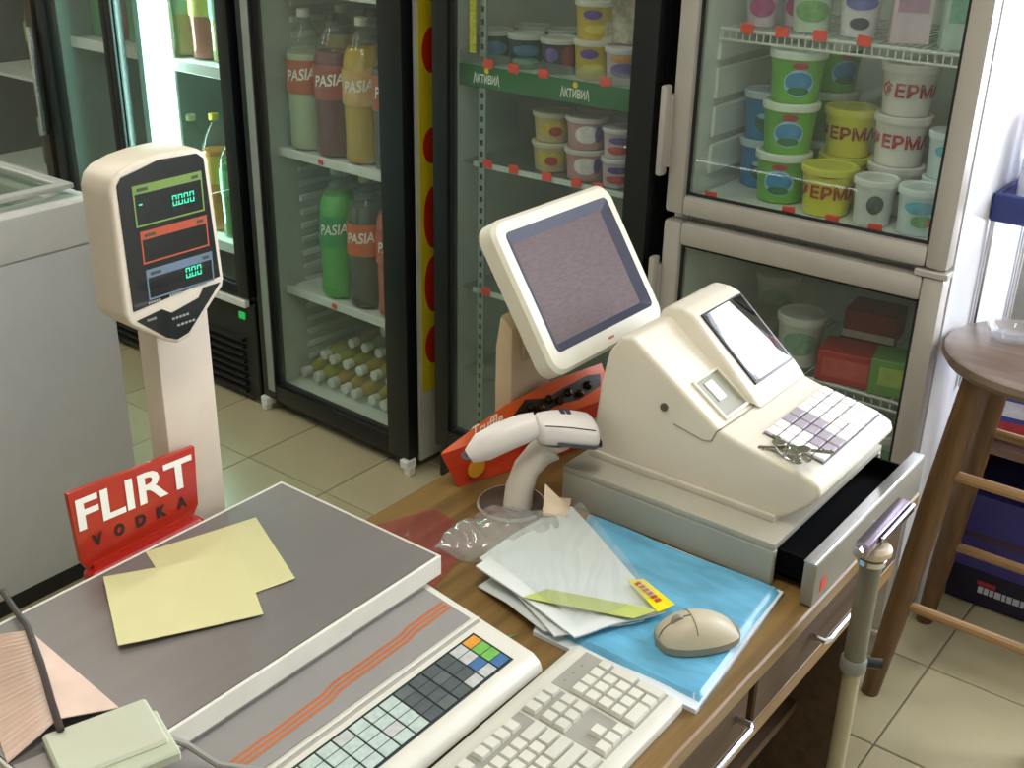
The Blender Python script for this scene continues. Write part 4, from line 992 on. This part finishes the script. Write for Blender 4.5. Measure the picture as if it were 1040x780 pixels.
# ------------------------------------------------------------------ cash drawer and register
BT = CT+.070
def cash_drawer():
    t = Thing('cash_box', 'grey-beige cash drawer pulled slightly open under the register', 'cash drawer', (-.74, 1.56, CT))
    M_d = mat('drawer_beige', 'A9A596', .5, var=.03, bump=.03, bscale=500)
    g = G(); x0, x1, y0, y1 = -.930, -.556, 1.362, 1.765
    g.box(x0, x1, y0, y0+.012, CT, BT-.0115, .002, 1); g.box(x0, x1, y1-.012, y1, CT, BT-.0115, .002, 1); g.box(x0, x0+.012, y0+.01, y1-.01, CT+.004, BT-.011); g.box(x0, x1, y0, y1, BT-.012, BT, .003, 2); g.box(x0+.01, x1-.01, y0+.01, y1-.01, CT+.002, CT+.010)
    t.part('housing', g, M_d, world=True)
    g = G(); g.box(-.88, -.504, y0+.018, y1-.018, CT+.012, CT+.016); g.box(-.88, -.504, y0+.018, y0+.022, CT+.012, BT-.016); g.box(-.88, -.504, y1-.022, y1-.018, CT+.012, BT-.016)
    g.box(-.60, -.505, y0+.02, y1-.02, CT+.016, CT+.030)
    tr = t.part('tray', g, mat('tray_black', '040405', .9, spec=.1), world=True)
    p = t.part('drawer_front', G().box(-.504, -.484, 1.346, 1.768, CT+.003, BT+.002, .003, 2), mat('drawer_front_grey', '8C887C', .4, .2), world=True)
    t.part('trim_strip', G().box(-.505, -.487, 1.347, 1.767, BT+.001, BT+.004, .0008, 1), M_chrome, p, world=True)
    t.part('red_sticker', G().box(-.4842, -.4832, 1.368, 1.386, CT+.018, CT+.038), mat('red_sticker', 'D84A34', .5), p, world=True)
    t.part('lock', G().cyl((-.486, 1.56, CT+.035), (-.481, 1.56, CT+.035), .010, 16), M_chrome, p, world=True)
cash_drawer()
def register():
    t = Thing('cash_register', 'cream cash register with a sloping keypad and dark customer window', 'cash register', (-.73, 1.56, BT))
    M_r = mat('register_cream', 'DCD5C4', .42, var=.02, bump=.02, bscale=500)
    y0, y1 = 1.420, 1.700
    body = [(-.905, BT), (-.915, BT+.03), (-.905, .93), (-.892, .99), (-.872, 1.020), (-.850, 1.024), (-.694, .918), (-.655, .908), (-.545, .888), (-.527, .880), (-.522, .866), (-.535, .845), (-.560, .822), (-.590, BT)]
    t.part('body', G().poly(body, 'Y', y0, y1, .007, 3), M_r, world=True)
    t.part('base_plate', G().box(-.918, -.585, y0-.005, y1+.004, BT-.0005, BT+.012, .003, 2), mat('register_base', 'C6C0B2', .45), world=True)
    hump = [(-.884, .99), (-.872, 1.030), (-.858, 1.040), (-.830, 1.040), (-.812, 1.034), (-.700, .940), (-.676, .917), (-.75, .93)]
    bm = bmesh.new(); A = [bm.verts.new((x, 1.520+.018*max(0, min(1, (z-.96)/.07)) if z > .96 else 1.526, z)) for x, z in hump]; B = [bm.verts.new((x, y1-.006, z)) for x, z in hump]
    bm.faces.new(A); bm.faces.new(B[::-1])
    for i in range(len(hump)): bm.faces.new((A[i], B[i], B[(i+1) % len(hump)], A[(i+1) % len(hump)]))
    bmesh.ops.recalc_face_normals(bm, faces=bm.faces[:]); bmesh.ops.bevel(bm, geom=bm.edges[:], offset=.007, segments=3, profile=.6, affect='EDGES')
    t.part('display_housing', G().bm(bm), M_r, world=True)
    a = Vector((-.812, 0, 1.0345)); b = Vector((-.700, 0, .9405)); ux = (b-a).normalized()
    F = frame((a.x, 0, a.z), (0, 1, 0), -ux); nz = (F.to_3x3() @ Vector((0, 0, 1))).z
    if nz < 0: F = frame((a.x, 0, a.z), (0, -1, 0), -ux)
    sg = 1 if nz >= 0 else -1
    def sl(g, F_, sg_, Ya, Yb, d0, d1, h0, h1, bev=0, seg=2):
        g.box(min(sg_*Ya, sg_*Yb), max(sg_*Ya, sg_*Yb), -d1, -d0, h0, h1, bev, seg, M=F_); return g
    L = (b-a).length
    t.part('window_bezel', sl(G(), F, sg, 1.553, 1.684, .004, L-.002, -.002, .0032, .0015), M_black, world=True)
    # curved dark window
    def win(u, v):
        Yw = 1.557+.122*u; dd = .008+(L-.014)*v; hgt = .0036+.005*math.sin(u*PI)
        return F @ Vector((sg*Yw, -dd, hgt))
    t.part('window', G().grid(14, 8, win, .0), mat('dark_window', '0C0A12', .04, spec=1.0, coat=1.0), world=True, smooth=80)
    # slope frame behind the printer
    a2 = Vector((-.850, 0, 1.024)); b2 = Vector((-.694, 0, .918)); u2 = (b2-a2).normalized()
    F2 = frame((a2.x, 0, a2.z), (0, 1, 0), -u2); s2 = 1
    if (F2.to_3x3() @ Vector((0, 0, 1))).z < 0: F2 = frame((a2.x, 0, a2.z), (0, -1, 0), -u2); s2 = -1
    # receipt well: raised lip with a sunken look, floor and paper
    l0, l1 = .108, .186
    g = G(); ya, yb = 1.450, 1.530
    for (p, q, r_, s_) in ((ya, ya+.006, l0, l1), (yb-.006, yb, l0, l1), (ya+.006, yb-.006, l0, l0+.005), (ya+.006, yb-.006, l1-.006, l1)): sl(g, F2, s2, p, q, r_, s_, -.001, .0045, .0012, 1)
    w = t.part('receipt_well', g, M_r, world=True)
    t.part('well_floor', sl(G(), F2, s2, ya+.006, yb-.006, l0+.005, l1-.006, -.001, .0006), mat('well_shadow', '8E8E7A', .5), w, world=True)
    t.part('paper_roll', sl(G(), F2, s2, ya+.022, yb-.034, l0+.012, l1-.030, .0004, .0028, .001, 1), mat('receipt_paper', 'E6E6DC', .6), w, world=True)
    t.part('cover_seam', G().tube([(-.768, y0-.0002, .904), (-.715, y0-.0002, .893), (-.702, y0-.0002, .896), (-.694, y0-.0002, .915), (-.690, y0+.004, .9185), (-.688, 1.50, .9183), (-.690, 1.555, .919), (-.70, 1.562, .924)], .0011, 6), mat('seam_brown', '8E8676', .6), world=True)
    t.part('screw', G().cyl((-.786, y0+.002, .927), (-.786, y0-.003, .927), .0065, 14), mat('screw_grey', '6A665E', .4, .6), world=True)
    # keys
    a3 = Vector((-.655, 0, .908)); b3 = Vector((-.545, 0, .888)); u3 = (b3-a3).normalized()
    F3 = frame((a3.x, 0, a3.z), (0, 1, 0), -u3); s3 = 1
    if (F3.to_3x3() @ Vector((0, 0, 1))).z < 0: F3 = frame((a3.x, 0, a3.z), (0, -1, 0), -u3); s3 = -1
    bed = t.part('key_bed', sl(G(), F3, s3, 1.474, 1.690, .010, .112, -.001, .0008), mat('bed_lilac', '6E6A72', .6), world=True)
    Mw = mat('register_key_white', 'EEECEA', .4); Mg = mat('register_key_grey', 'A39AA4', .45)
    nx, ny = 8, 5; cw = .212/nx; cd = .100/ny
    for i in range(nx):
        for j in range(ny):
            if j == 4 and i in (5, 6, 7): continue
            tall = 2 if (j == 3 and i in (5, 6, 7)) else 1
            m = Mg if (i, j) in ((2, 0), (3, 0), (2, 1), (3, 1), (2, 2), (3, 2), (1, 3), (2, 3), (1, 4), (2, 4)) else Mw
            ya_ = 1.476+i*cw; d0 = .011+j*cd
            t.part('key', sl(G(), F3, s3, ya_+.0013, ya_+cw-.0013, d0+.0012, d0+cd*tall-.0012, .0006, .0068, .0014, 1), m, bed, world=True)
    t.part('lock', sl(G(), F3, s3, 1.440, 1.462, .060, .082, -.001, .003, .001, 1), M_chrome, world=True)
    return F3, s3
register()
def keys_bunch():
    c = Vector((-.600, 1.450, .9035))
    t = Thing('key_bunch', 'bunch of small keys hanging from the register lock', 'keys', c)
    ring = [c+Vector((.010*math.cos(a), .010*math.sin(a)-.004, .003+.004*math.sin(a*2))) for a in [2*PI*i/16 for i in range(17)]]
    t.part('ring', G().tube(ring, .0014, 6), M_chrome, world=True)
    Mk = mat('key_metal', 'B8B4A4', .25, .9)
    for i, (dx, dy, az, tilt) in enumerate(((.0, -.002, 200, .1), (.012, .004, 330, .0), (-.010, .006, 120, .1), (.022, -.010, 300, -.1), (.030, .004, 20, -.05))):
        M = Matrix.Translation(c+Vector((dx, dy, .002+i*.0016))) @ Matrix.Rotation(math.radians(az), 4, 'Z') @ Matrix.Rotation(tilt, 4, 'Y')
        g = G(); M = M @ Matrix.Scale(1.25, 4); g.lathe([(.0085, 0), (.009, .0008), (.0085, .0018), (.0001, .0018)], 14, M=M); g.box(.006, .034, -.0028, .0028, 0, .0016, M=M)
        for k in range(4): g.box(.016+k*.0045, .0185+k*.0045, .0026, .0026+.0016*(1+k % 2), 0, .0016, M=M)
        t.part('key', g, Mk, world=True)
keys_bunch()

# ------------------------------------------------------------------ monitor
def monitor():
    # measured edges: bottom edge at X=-.955, top edge at X=-1.095, faces +X and leans back
    bl = Vector((-.952, 1.375, .944)); tl = Vector((-1.096, 1.362, 1.168)); W = .335
    up = Vector((tl.x-bl.x, 0, tl.z-bl.z)); Hh = up.length; up.normalize(); ux = Vector((0, 1, 0))
    O = Vector(((bl.x), 1.368, bl.z))
    F = frame(O, ux, up)       # x across (world +Y), y up the screen, z out of the screen (+X)
    t = Thing('monitor', 'cream tilted monitor with a dull purple-grey screen behind the register', 'monitor', (-1.085, 1.50, CT))
    M_m = mat('monitor_cream', 'D9D5C2', .42, var=.02)
    # rounded front frame ring
    def rr(x0, x1, y0, y1, r, n=6):
        pts = []
        for (cx, cy, a0) in ((x1-r, y0+r, -PI/2), (x1-r, y1-r, 0), (x0+r, y1-r, PI/2), (x0+r, y0+r, PI)):
            for i in range(n+1): pts.append((cx+r*math.cos(a0+PI/2*i/n), cy+r*math.sin(a0+PI/2*i/n)))
        return pts
    o1 = rr(0, W, 0, Hh, .030); o2 = rr(.006, W-.006, .006, Hh-.006, .026); i1 = rr(.026, W-.022, .034, Hh-.024, .010); i2 = rr(.044, W-.042, .048, Hh-.044, .003)
    n = len(o1); g = G()
    rings = [(o1, -.034), (o1, -.006), (o2, 0.0), (i1, 0.0)]
    vs_ = [F @ Vector((x, y, z)) for (pts, z) in rings for (x, y) in pts]
    g.add(vs_, [(k*n+i, k*n+(i+1) % n, (k+1)*n+(i+1) % n, (k+1)*n+i) for k in range(3) for i in range(n)]+[tuple(range(n))[::-1]])
    t.part('front_frame', g, M_m, world=True, smooth=40)
    g = G(); vs_ = [F @ Vector((x, y, z)) for (pts, z) in ((i1, .0005), (i2, -.010)) for (x, y) in pts]
    g.add(vs_, [(i, (i+1) % n, n+(i+1) % n, n+i) for i in range(n)])
    t.part('inner_bezel', g, mat('bezel_grey_blue', '3E4052', .5), world=True, smooth=40)
    # screen: dull list of rows
    ms = bpy.data.materials.new('screen_list'); ms.use_nodes = True; nt = ms.node_tree; N = nt.nodes; bsdf = N['Principled BSDF']
    tc = N.new('ShaderNodeTexCoord'); mp = N.new('ShaderNodeMapping'); mp.inputs['Scale'].default_value = (70, 60, 420)
    nz = N.new('ShaderNodeTexNoise'); nz.inputs['Scale'].default_value = 1.0
    rp = N.new('ShaderNodeValToRGB'); rp.color_ramp.elements[0].position = .40; rp.color_ramp.elements[0].color = lin('645658')+[1]; rp.color_ramp.elements[1].position = .58; rp.color_ramp.elements[1].color = lin('6A5D5E')+[1]
    nt.links.new(tc.outputs['Object'], mp.inputs[0]); nt.links.new(mp.outputs[0], nz.inputs['Vector']); nt.links.new(nz.outputs['Fac'], rp.inputs[0])
    nt.links.new(rp.outputs[0], bsdf.inputs['Base Color']); nt.links.new(rp.outputs[0], bsdf.inputs['Emission Color']); bsdf.inputs['Emission Strength'].default_value = .12; bsdf.inputs['Roughness'].default_value = .55; bsdf.inputs['Specular IOR Level'].default_value = .15
    t.part('screen', G().box(.040, W-.040, .044, Hh-.036, -.013, -.0095, M=F), ms, world=True)
    t.part('rear_shell', G().box(.04, W-.04, .03, Hh-.03, -.062, -.030, .012, 3, M=F), mat('monitor_tan_back', 'CBB79A', .5), world=True)
    t.part('emblem', G().box(W/2-.008, W/2+.008, .016, .020, 0, .0008, M=F), mat('emblem_red', 'B86A5A', .5), world=True)
    # stand
    M_s = mat('stand_tan', 'CDB898', .5, var=.04)
    t.part('arm', G().poly([(-1.118, .985), (-1.085, 1.06), (-1.045, 1.04), (-1.075, .965), (-1.090, .90), (-1.125, .90)], 'Y', 1.46, 1.52, .005, 2), M_s, world=True)
    t.part('column', G().poly([(-1.128, CT+.012), (-1.128, .93), (-1.118, .99), (-1.092, .97), (-1.090, CT+.012)], 'Y', 1.432, 1.548, .006, 2), M_s, world=True)
    t.part('base', G().box(-1.136, -1.088, 1.41, 1.57, CT, CT+.016, .005, 2), M_cream, world=True)
monitor()

# ------------------------------------------------------------------ truffle carton
def carton():
    t = Thing('orange_carton', 'orange chocolate carton with a torn-open top under the monitor', 'carton', (-1.06, 1.44, CT))
    M_o = mat('orange_card', 'DE5A1E', .3, var=.06, scale=10, coat=.4); M_r = mat('red_card', 'C03A1C', .3, var=.1, scale=12, coat=.4)
    b0, b1 = Vector((-1.090, 1.290, CT+.001)), Vector((-.990, 1.610, CT+.001))
    t0, t1 = Vector((-1.108, 1.268, .795)), Vector((-1.008, 1.625, .800))
    r0, r1 = Vector((-1.112, 1.276, .7965)), Vector((-1.088, 1.405, .838)); r2 = Vector((-1.064, 1.515, .855)); r3 = Vector((-1.040, 1.632, .856))
    c0, c1, c2 = Vector((-1.108, 1.30, CT+.001)), Vector((-1.082, 1.41, CT+.001)), Vector((-1.046, 1.618, CT+.001))
    g = G().add([b0, b1, t1, t0, c0, c2, r0, r1, r2, r3, c1], [(0, 1, 2, 3), (0, 3, 6, 4), (4, 6, 7, 10), (10, 7, 8, 9, 5), (1, 5, 9, 2), (0, 4, 10, 5, 1)])
    bd = t.part('body', g, M_r, world=True, smooth=0)
    # sloping lid panel, a little proud, with the torn opening in it
    def lid(u, v):
        fr = t0*(1-u)+t1*u
        rr_ = r0+(r1-r0)*(u/.36) if u < .36 else (r1+(r2-r1)*((u-.36)/.34) if u < .70 else r2+(r3-r2)*((u-.70)/.30))
        p = fr*(1-v)+rr_*v
        return p
    nrm = Vector((.45, -.1, .88)).normalized()
    g = G().grid(24, 8, lambda u, v: lid(u, v)+nrm*.0012)
    ld = t.part('lid_panel', g, M_o, bd, world=True)
    hole = [(.40, .45), (.50, .85), (.60, .55), (.66, .62), (.74, .70), (.90, .80), (.97, .72), (.95, .40), (.80, .22), (.68, .30), (.58, .15), (.48, .35)]
    pts = [lid(a, b)+nrm*.0022 for a, b in hole]; c = lid(.70, .48)+nrm*.0022
    t.part('torn_opening', G().add(pts+[c], [(i, (i+1) % len(pts), len(pts)) for i in range(len(pts))]), mat('dark_inside', '24180F', .5, var=.6, scale=90), ld, world=True)
    rnd = random.Random(5)
    for i in range(8):
        a, b = .46+i*.06, .40+.14*(i % 2)
        p = lid(a, b)+nrm*.001; bm = bmesh.new(); bmesh.ops.create_icosphere(bm, subdivisions=2, radius=.0085)
        for v_ in bm.verts: v_.co *= 1+rnd.uniform(-.14, .14)
        g = G().bm(bm, Matrix.Translation(p)); t.part('chocolate', g, mat('foil_brown_%d' % (i % 2), ('4A3418', '2E2010')[i % 2], .25, .6), ld, world=True)
    u0 = lid(.10, .55); u1 = lid(.36, .55); ux = (u1-u0); uy = lid(.23, .9)-lid(.23, .2)
    v, f = fit_text('Truffle', .066, .024, .012, .2)
    e1 = ux.normalized(); e2 = uy.normalized(); o = lid(.26, .66)+nrm*.003
    t.part('lettering', G().add([o+e1*p.x+e2*p.y*.8 for p in v], f), mat('print_cream', 'F0DCC0', .5), ld, world=True, smooth=0)
    # front face lettering and a yellow patch
    e1 = (t1-t0).normalized(); e2 = Vector((0, 0, 1)); fn_ = Vector((e1.y, -e1.x, 0)).normalized()
    o = b0*.5*(.22)*2+b1*.78; o = Vector((o.x, o.y, CT+.040))+fn_*.004
    v, f = fit_text('Truffle', .09, .030, .012, .2)
    t.part('lettering', G().add([o+e1*p.x+e2*p.y for p in v], f), MATS['print_cream'], bd, world=True, smooth=0)
    for k in (.10, .45):
        o = b0*(1-k)+b1*k; o = Vector((o.x, o.y, CT+.030))+fn_*.004-fn_*.0
        M = frame(o, e1, e2); t.part('printed_patch', G().lathe([(.018, 0), (.0001, .0006)], 16, M=M), mat('print_amber', 'E0A030', .45), bd, world=True)
carton()

# ------------------------------------------------------------------ barcode scanner on its stand
def scanner():
    t = Thing('scanner_stand', 'curved cream scanner stand on a dark round foot', 'stand', (-.985, 1.300, CT))
    M_s = mat('stand_cream', 'C9C0B2', .45)
    t.part('foot', G().lathe([(.052, 0), (.054, .004), (.052, .010), (.020, .016), (.0001, .016)], 28, M=Matrix.Translation((-.985, 1.300, CT))), mat('foot_dark', '4E4238', .5), world=True)
    t.part('foot_ring', G().lathe([(.054, .001), (.057, .004), (.055, .009), (.053, .007)], 28, M=Matrix.Translation((-.985, 1.300, CT))), M_s, world=True)
    t.part('neck', G().tube([(-.967, 1.292, CT+.010), (-.970, 1.300, CT+.040), (-.968, 1.315, CT+.070), (-.958, 1.336, CT+.092), (-.945, 1.350, CT+.104)], [.024, .023, .022, .023, .025], 14), M_s, world=True, smooth=60)
    t.part('cradle', G().lathe([(.012, -.012), (.026, -.002), (.030, .008), (.027, .008)], 20, M=Matrix.Translation((-.942, 1.353, CT+.108))), M_s, world=True)
    t = Thing('barcode_scanner', 'white handheld barcode scanner lying in its stand', 'scanner', (-.945, 1.33, CT+.115))
    M_w = mat('scanner_white', 'E2DCD8', .35, var=.02); M_dk = mat('scanner_blue_grey', '5A5A6A', .4)
    A = Vector((-1.020, 1.235, .843)); B = Vector((-.888, 1.388, .862)); d = (B-A)
    pts = [A+Vector((0, 0, -.006)), A+d*.10+Vector((0, 0, .006)), A+d*.25+Vector((0, 0, .018)), A+d*.42+Vector((0, 0, .027)), A+d*.52+Vector((0, 0, .030))]
    t.part('handle', G().tube(pts, [.013, .0235, .0250, .0235, .021], 16), M_w, world=True, smooth=60)
    t.part('handle_end', G().tube([A+Vector((0, 0, -.010)), A+Vector((0, 0, -.005))], [.009, .0140], 14), M_dk, world=True)
    ux = Vector((d.x, d.y, 0)).normalized(); side = Vector((-ux.y, ux.x, 0))
    def hd(z0, z1, wsc, seg=12):
        pass
    O = A+d*.50
    def head(u, v):          # u along the head, v around
        s = u; hw = .024+.015*math.sin(min(1, s*1.15)*PI*.62); ht = .024+.003*math.sin(s*PI)
        e = (1-max(0, (s-.86)/.14)**2)**.5 if s > .86 else (1-max(0, (.08-s)/.08)**2*.6)
        a = 2*PI*v; ca, sa = math.cos(a), math.sin(a)
        sq = lambda q: math.copysign(abs(q)**.75, q)
        p = O+ux*(s*.105)+side*(hw*sq(ca)*e)+Vector((0, 0, .024-.014*s*s+ht*sq(sa)*e*.9))
        return p
    t.part('head', G().grid(22, 24, head), M_w, world=True, smooth=60)
    def bump(s, k): return O+ux*(s*.105)+Vector((0, 0, .008-.014*s*s))-side*0
    g = G()
    def under(u, v):
        s = .30+.69*u; hw = (.024+.015*math.sin(min(1, s*1.15)*PI*.62))*1.04; e = (1-max(0, (s-.86)/.14)**2)**.5 if s > .86 else 1
        a = PI+PI*v; return O+ux*(s*.1055)+side*(hw*math.cos(a)*e)+Vector((0, 0, .016-.014*s*s+.017*math.sin(a)*e))
    t.part('bumper', g.grid(16, 12, under), M_dk, world=True, smooth=60)
    c = O+ux*.098+Vector((0, 0, -.002))
    M = frame(c, side, Vector((0, 0, 1)))
    t.part('scan_window', G().box(-.022, .022, -.006, .006, -.006, .009, .002, 1, M=M), M_black, world=True)
    for k in (0, 1):
        c = head(.45+.09*k, .22); t.part('light_slot', G().box(-.0035, .0035, -.009, .009, -.001, .001, M=frame(c+Vector((0, 0, .0008)), ux, side)), mat('slot_dark', '3A3A40', .5), world=True)
    t.part('seam', G().tube([head(u, .40)+Vector((0, 0, .0006)) for u in [.12+.75*i/10 for i in range(11)]], .0009, 6), mat('slot_dark', '3A3A40', .5), world=True)
scanner()

# ------------------------------------------------------------------ pole with crossbar by the drawer
def crutch():
    x, y = -.420, 1.372
    t = Thing('pole_with_crossbar', 'cream pole with a chrome crossbar handle standing against the counter front', 'pole', (x, y, 0))
    M_c = mat('pole_shaded', '6E6A58', .5, var=.06); M_c2 = mat('pole_cream2', 'A0977A', .45, var=.06)  # shade on the upper tube is worked into its darker colour
    t.part('rubber_tip', G().lathe([(.020, 0), (.022, .01), (.018, .045)], 16, M=Matrix.Translation((x, y, 0))), M_dark, world=True)
    t.part('lower_tube', G().cyl((x, y, .03), (x, y, .665), .0125, 16), M_c2, world=True)
    t.part('upper_tube', G().cyl((x, y, .64), (x, y, .822), .0155, 16), M_c, world=True)
    t.part('clamp', G().lathe([(.017, 0), (.019, .004), (.019, .020), (.017, .024)], 18, M=Matrix.Translation((x, y, .640))), mat('clamp_grey', '7E8078', .45), world=True)
    t.part('clamp_knob', G().cyl((x+.014, y+.010, .655), (x+.034, y+.020, .655), .008, 12), M_black, world=True)
    t.part('collar', G().lathe([(.012, .820), (.020, .824), (.020, .832), (.013, .836)], 20, M=Matrix.Translation((x, y, 0))), M_chrome, world=True)
    t.part('cap', G().lathe([(.021, .836), (.025, .841), (.025, .848), (.020, .853), (.0001, .854)], 22, M=Matrix.Translation((x, y, 0))), mat('cap_tan', 'B8A890', .4), world=True)
    t.part('crossbar', G().box(x-.012, x+.008, y-.045, y+.108, .855, .874, .004, 2), mat('crossbar_chrome', 'A89CB0', .2, .9), world=True)
    t.part('crossbar_plate', G().box(x+.009, x+.014, y-.010, y+.108, .858, .872, .0015, 1), M_chrome, world=True)
    t.part('bolt', G().cyl((x-.003, y-.056, .864), (x-.003, y-.044, .864), .007, 12), M_chrome, world=True)
crutch()

# ------------------------------------------------------------------ stool and the corner behind it
def stool():
    cx, cy, zt = -.433, 2.325, .815
    t = Thing('wooden_stool', 'brown wooden bar stool with a round seat beside the silver fridge', 'stool', (cx, cy, 0))
    M_st = wood('stool_wood', '4E3620', '6A4C2A', .4, 'Z'); M_seat = wood('stool_seat', '5E4A3C', '74604E', .28, 'X')
    t.part('seat', G().lathe([(.165, zt-.036), (.197, zt-.030), (.205, zt-.018), (.202, zt-.006), (.190, zt), (.0001, zt-.002)], 40, M=Matrix.Translation((cx, cy, 0))), M_seat, world=True)
    tops = {}; feet = {}
    for sx in (-1, 1):
        for sy in (-1, 1):
            a = Vector((cx+sx*.105, cy+sy*.105, zt-.034)); b = Vector((cx+sx*.180, cy+sy*.172, 0)); tops[sx, sy] = a; feet[sx, sy] = b
            t.part('leg', G().tube([b, b*.75+a*.25, a*.6+b*.4, a], [.020, .025, .028, .026], 12), M_st, world=True)
    def at(k, z):
        a, b = tops[k], feet[k]; s = z/a.z; return b*(1-s)+a*s
    for (p, q, z) in (((-1, -1), (1, -1), .24), ((-1, 1), (1, 1), .24), ((1, -1), (1, 1), .33), ((-1, -1), (1, -1), .56), ((-1, 1), (1, 1), .56), ((1, -1), (1, 1), .62)):
        t.part('stretcher', G().tube([at(p, z), at(q, z)], .0115, 10), wood('stretcher_wood', '8A6A44', 'A8845A', .4, 'X'), world=True)
    t = Thing('glass_dish', 'small round clear glass dish on the stool seat', 'dish', (cx-.092, cy+.035, zt+.001))
    t.part('bowl', G().lathe([(.028, 0), (.040, .003), (.046, .018), (.049, .024), (.046, .024), (.042, .014), (.034, .006), (.0001, .005)], 28), glass('dish_glass', (.98, .99, 1), .12, .03, 'F0F0F4', ior=1.5))
stool()
def corner():
    # plastic rack hung on the fridge side
    t = Thing('blue_rack', 'dark blue plastic rack hung on the side of the silver fridge', 'rack', (-.52, 2.64, 1.02))
    M_b = mat('navy_plastic', '1E2A6A', .4); x0, x1, y0, y1 = -.641, -.38, 2.47, 2.80
    g = G(); z0, z1 = 1.015, 1.075
    g.box(x0, x1, y0, y0+.010, z0, z1, .003, 1); g.box(x0, x1, y1-.010, y1, z0, z1, .003, 1); g.box(x0, x0+.010, y0+.01, y1-.01, z0, z1, .003, 1); g.box(x1-.010, x1, y0+.01, y1-.01, z0, z1, .003, 1)
    t.part('rim', g, M_b, world=True)
    for i in range(8):
        t.part('slat', G().box(x0+.012+i*.031, x0+.030+i*.031, y0+.008, y1-.008, z0+.012, z0+.018), mat('rack_slat', '6A72A8', .4), world=True)
    for yy in (y0+.016, y1-.016):
        t.part('rail', G().cyl((x0+.006, yy, .63), (x0+.006, yy, z0+.004), .0055, 10), M_chrome, world=True)
    kp = tub_kind('spray_bottle', .034, .034, .20, 'E2E4EA', 'E08A98', None, cat='bottle')
    kp.place((-.585, 2.56, z0+.019), 0, 'white bottle with a pink top standing in the blue rack', 'bottles in the blue rack')
    kq = tub_kind('spray_bottle', .036, .036, .24, 'E6E8F0', 'DCDCEC', None, cat='bottle')
    kq.place((-.59, 2.66, z0+.019), 0, 'taller white bottle at the back of the blue rack', 'bottles in the blue rack')
    # low shelf behind the stool
    t = Thing('low_shelf', 'low brown shelf unit behind the stool', 'shelf', (-.33, 2.78, 0))
    M_l = wood('low_shelf_wood', '6A5244', '84685A', .5, 'X')
    t.part('side_panel', G().box(-.640, -.622, 2.60, 2.98, 0, .62), M_l, world=True); t.part('side_panel', G().box(-.04, -.022, 2.60, 2.98, 0, .62), M_l, world=True)
    t.part('shelf_board', G().box(-.622, -.04, 2.60, 2.98, .435, .455), M_l, world=True); t.part('back_board', G().box(-.622, -.04, 2.965, 2.98, 0, .62), M_l, world=True)
    gr = 'packs on the low shelf behind the stool'
    kb = carton_kind('detergent_pack', .11, .10, .13, '3A4EA0', [('B83A48', -.5, .5, .1, .4), ('D8D8E4', -.3, .3, .5, .8)], cat='packet')
    kr = carton_kind('detergent_pack', .11, .10, .11, '8A2E48', [('4A5AA8', -.5, .5, .6, .9)], cat='packet')
    for i in range(4):
        (kb if i % 2 == 0 else kr).place((-.545+i*.125, 2.69, .456), .1*(-1)**i, ('blue pack next to the fridge side on the low shelf', 'red pack second on the low shelf', 'blue pack third on the low shelf', 'red pack fourth on the low shelf')[i], gr)
    t = Thing('purple_box', 'purple cardboard box with a dark printed band on the floor behind the stool', 'box', (-.42, 2.77, 0))
    x0, x1, y0, y1, h = -.612, -.230, 2.64, 2.93, .30
    bd = t.part('body', G().box(x0, x1, y0, y1, 0.001, h, .003, 1), mat('purple_card', '3E3880', .45, var=.12, scale=8), world=True)
    t.part('tape', G().box(x0-.001, x1+.001, y0-.0012, y0, .185, .20), mat('brown_tape', '4A3248', .4), bd, world=True)
    t.part('dark_band', G().box(x0, x1, y0-.0016, y0-.0002, .004, .10), mat('dark_blue_band', '15152E', .45), bd, world=True)
    g = G(); rnd = random.Random(9); xx = x0+.075
    while xx < x0+.21:
        w = rnd.uniform(.008, .016); g.box(xx, xx+w, y0-.0026, y0-.0016, .040, .058); xx += w+.003
    t.part('white_print', g, mat('print_pale', 'C8C8D8', .5), bd, world=True)
    t.part('red_print', G().box(x0+.070, x0+.115, y0-.0026, y0-.0016, .062, .074), mat('print_red2', 'A83248', .5), bd, world=True)
corner()
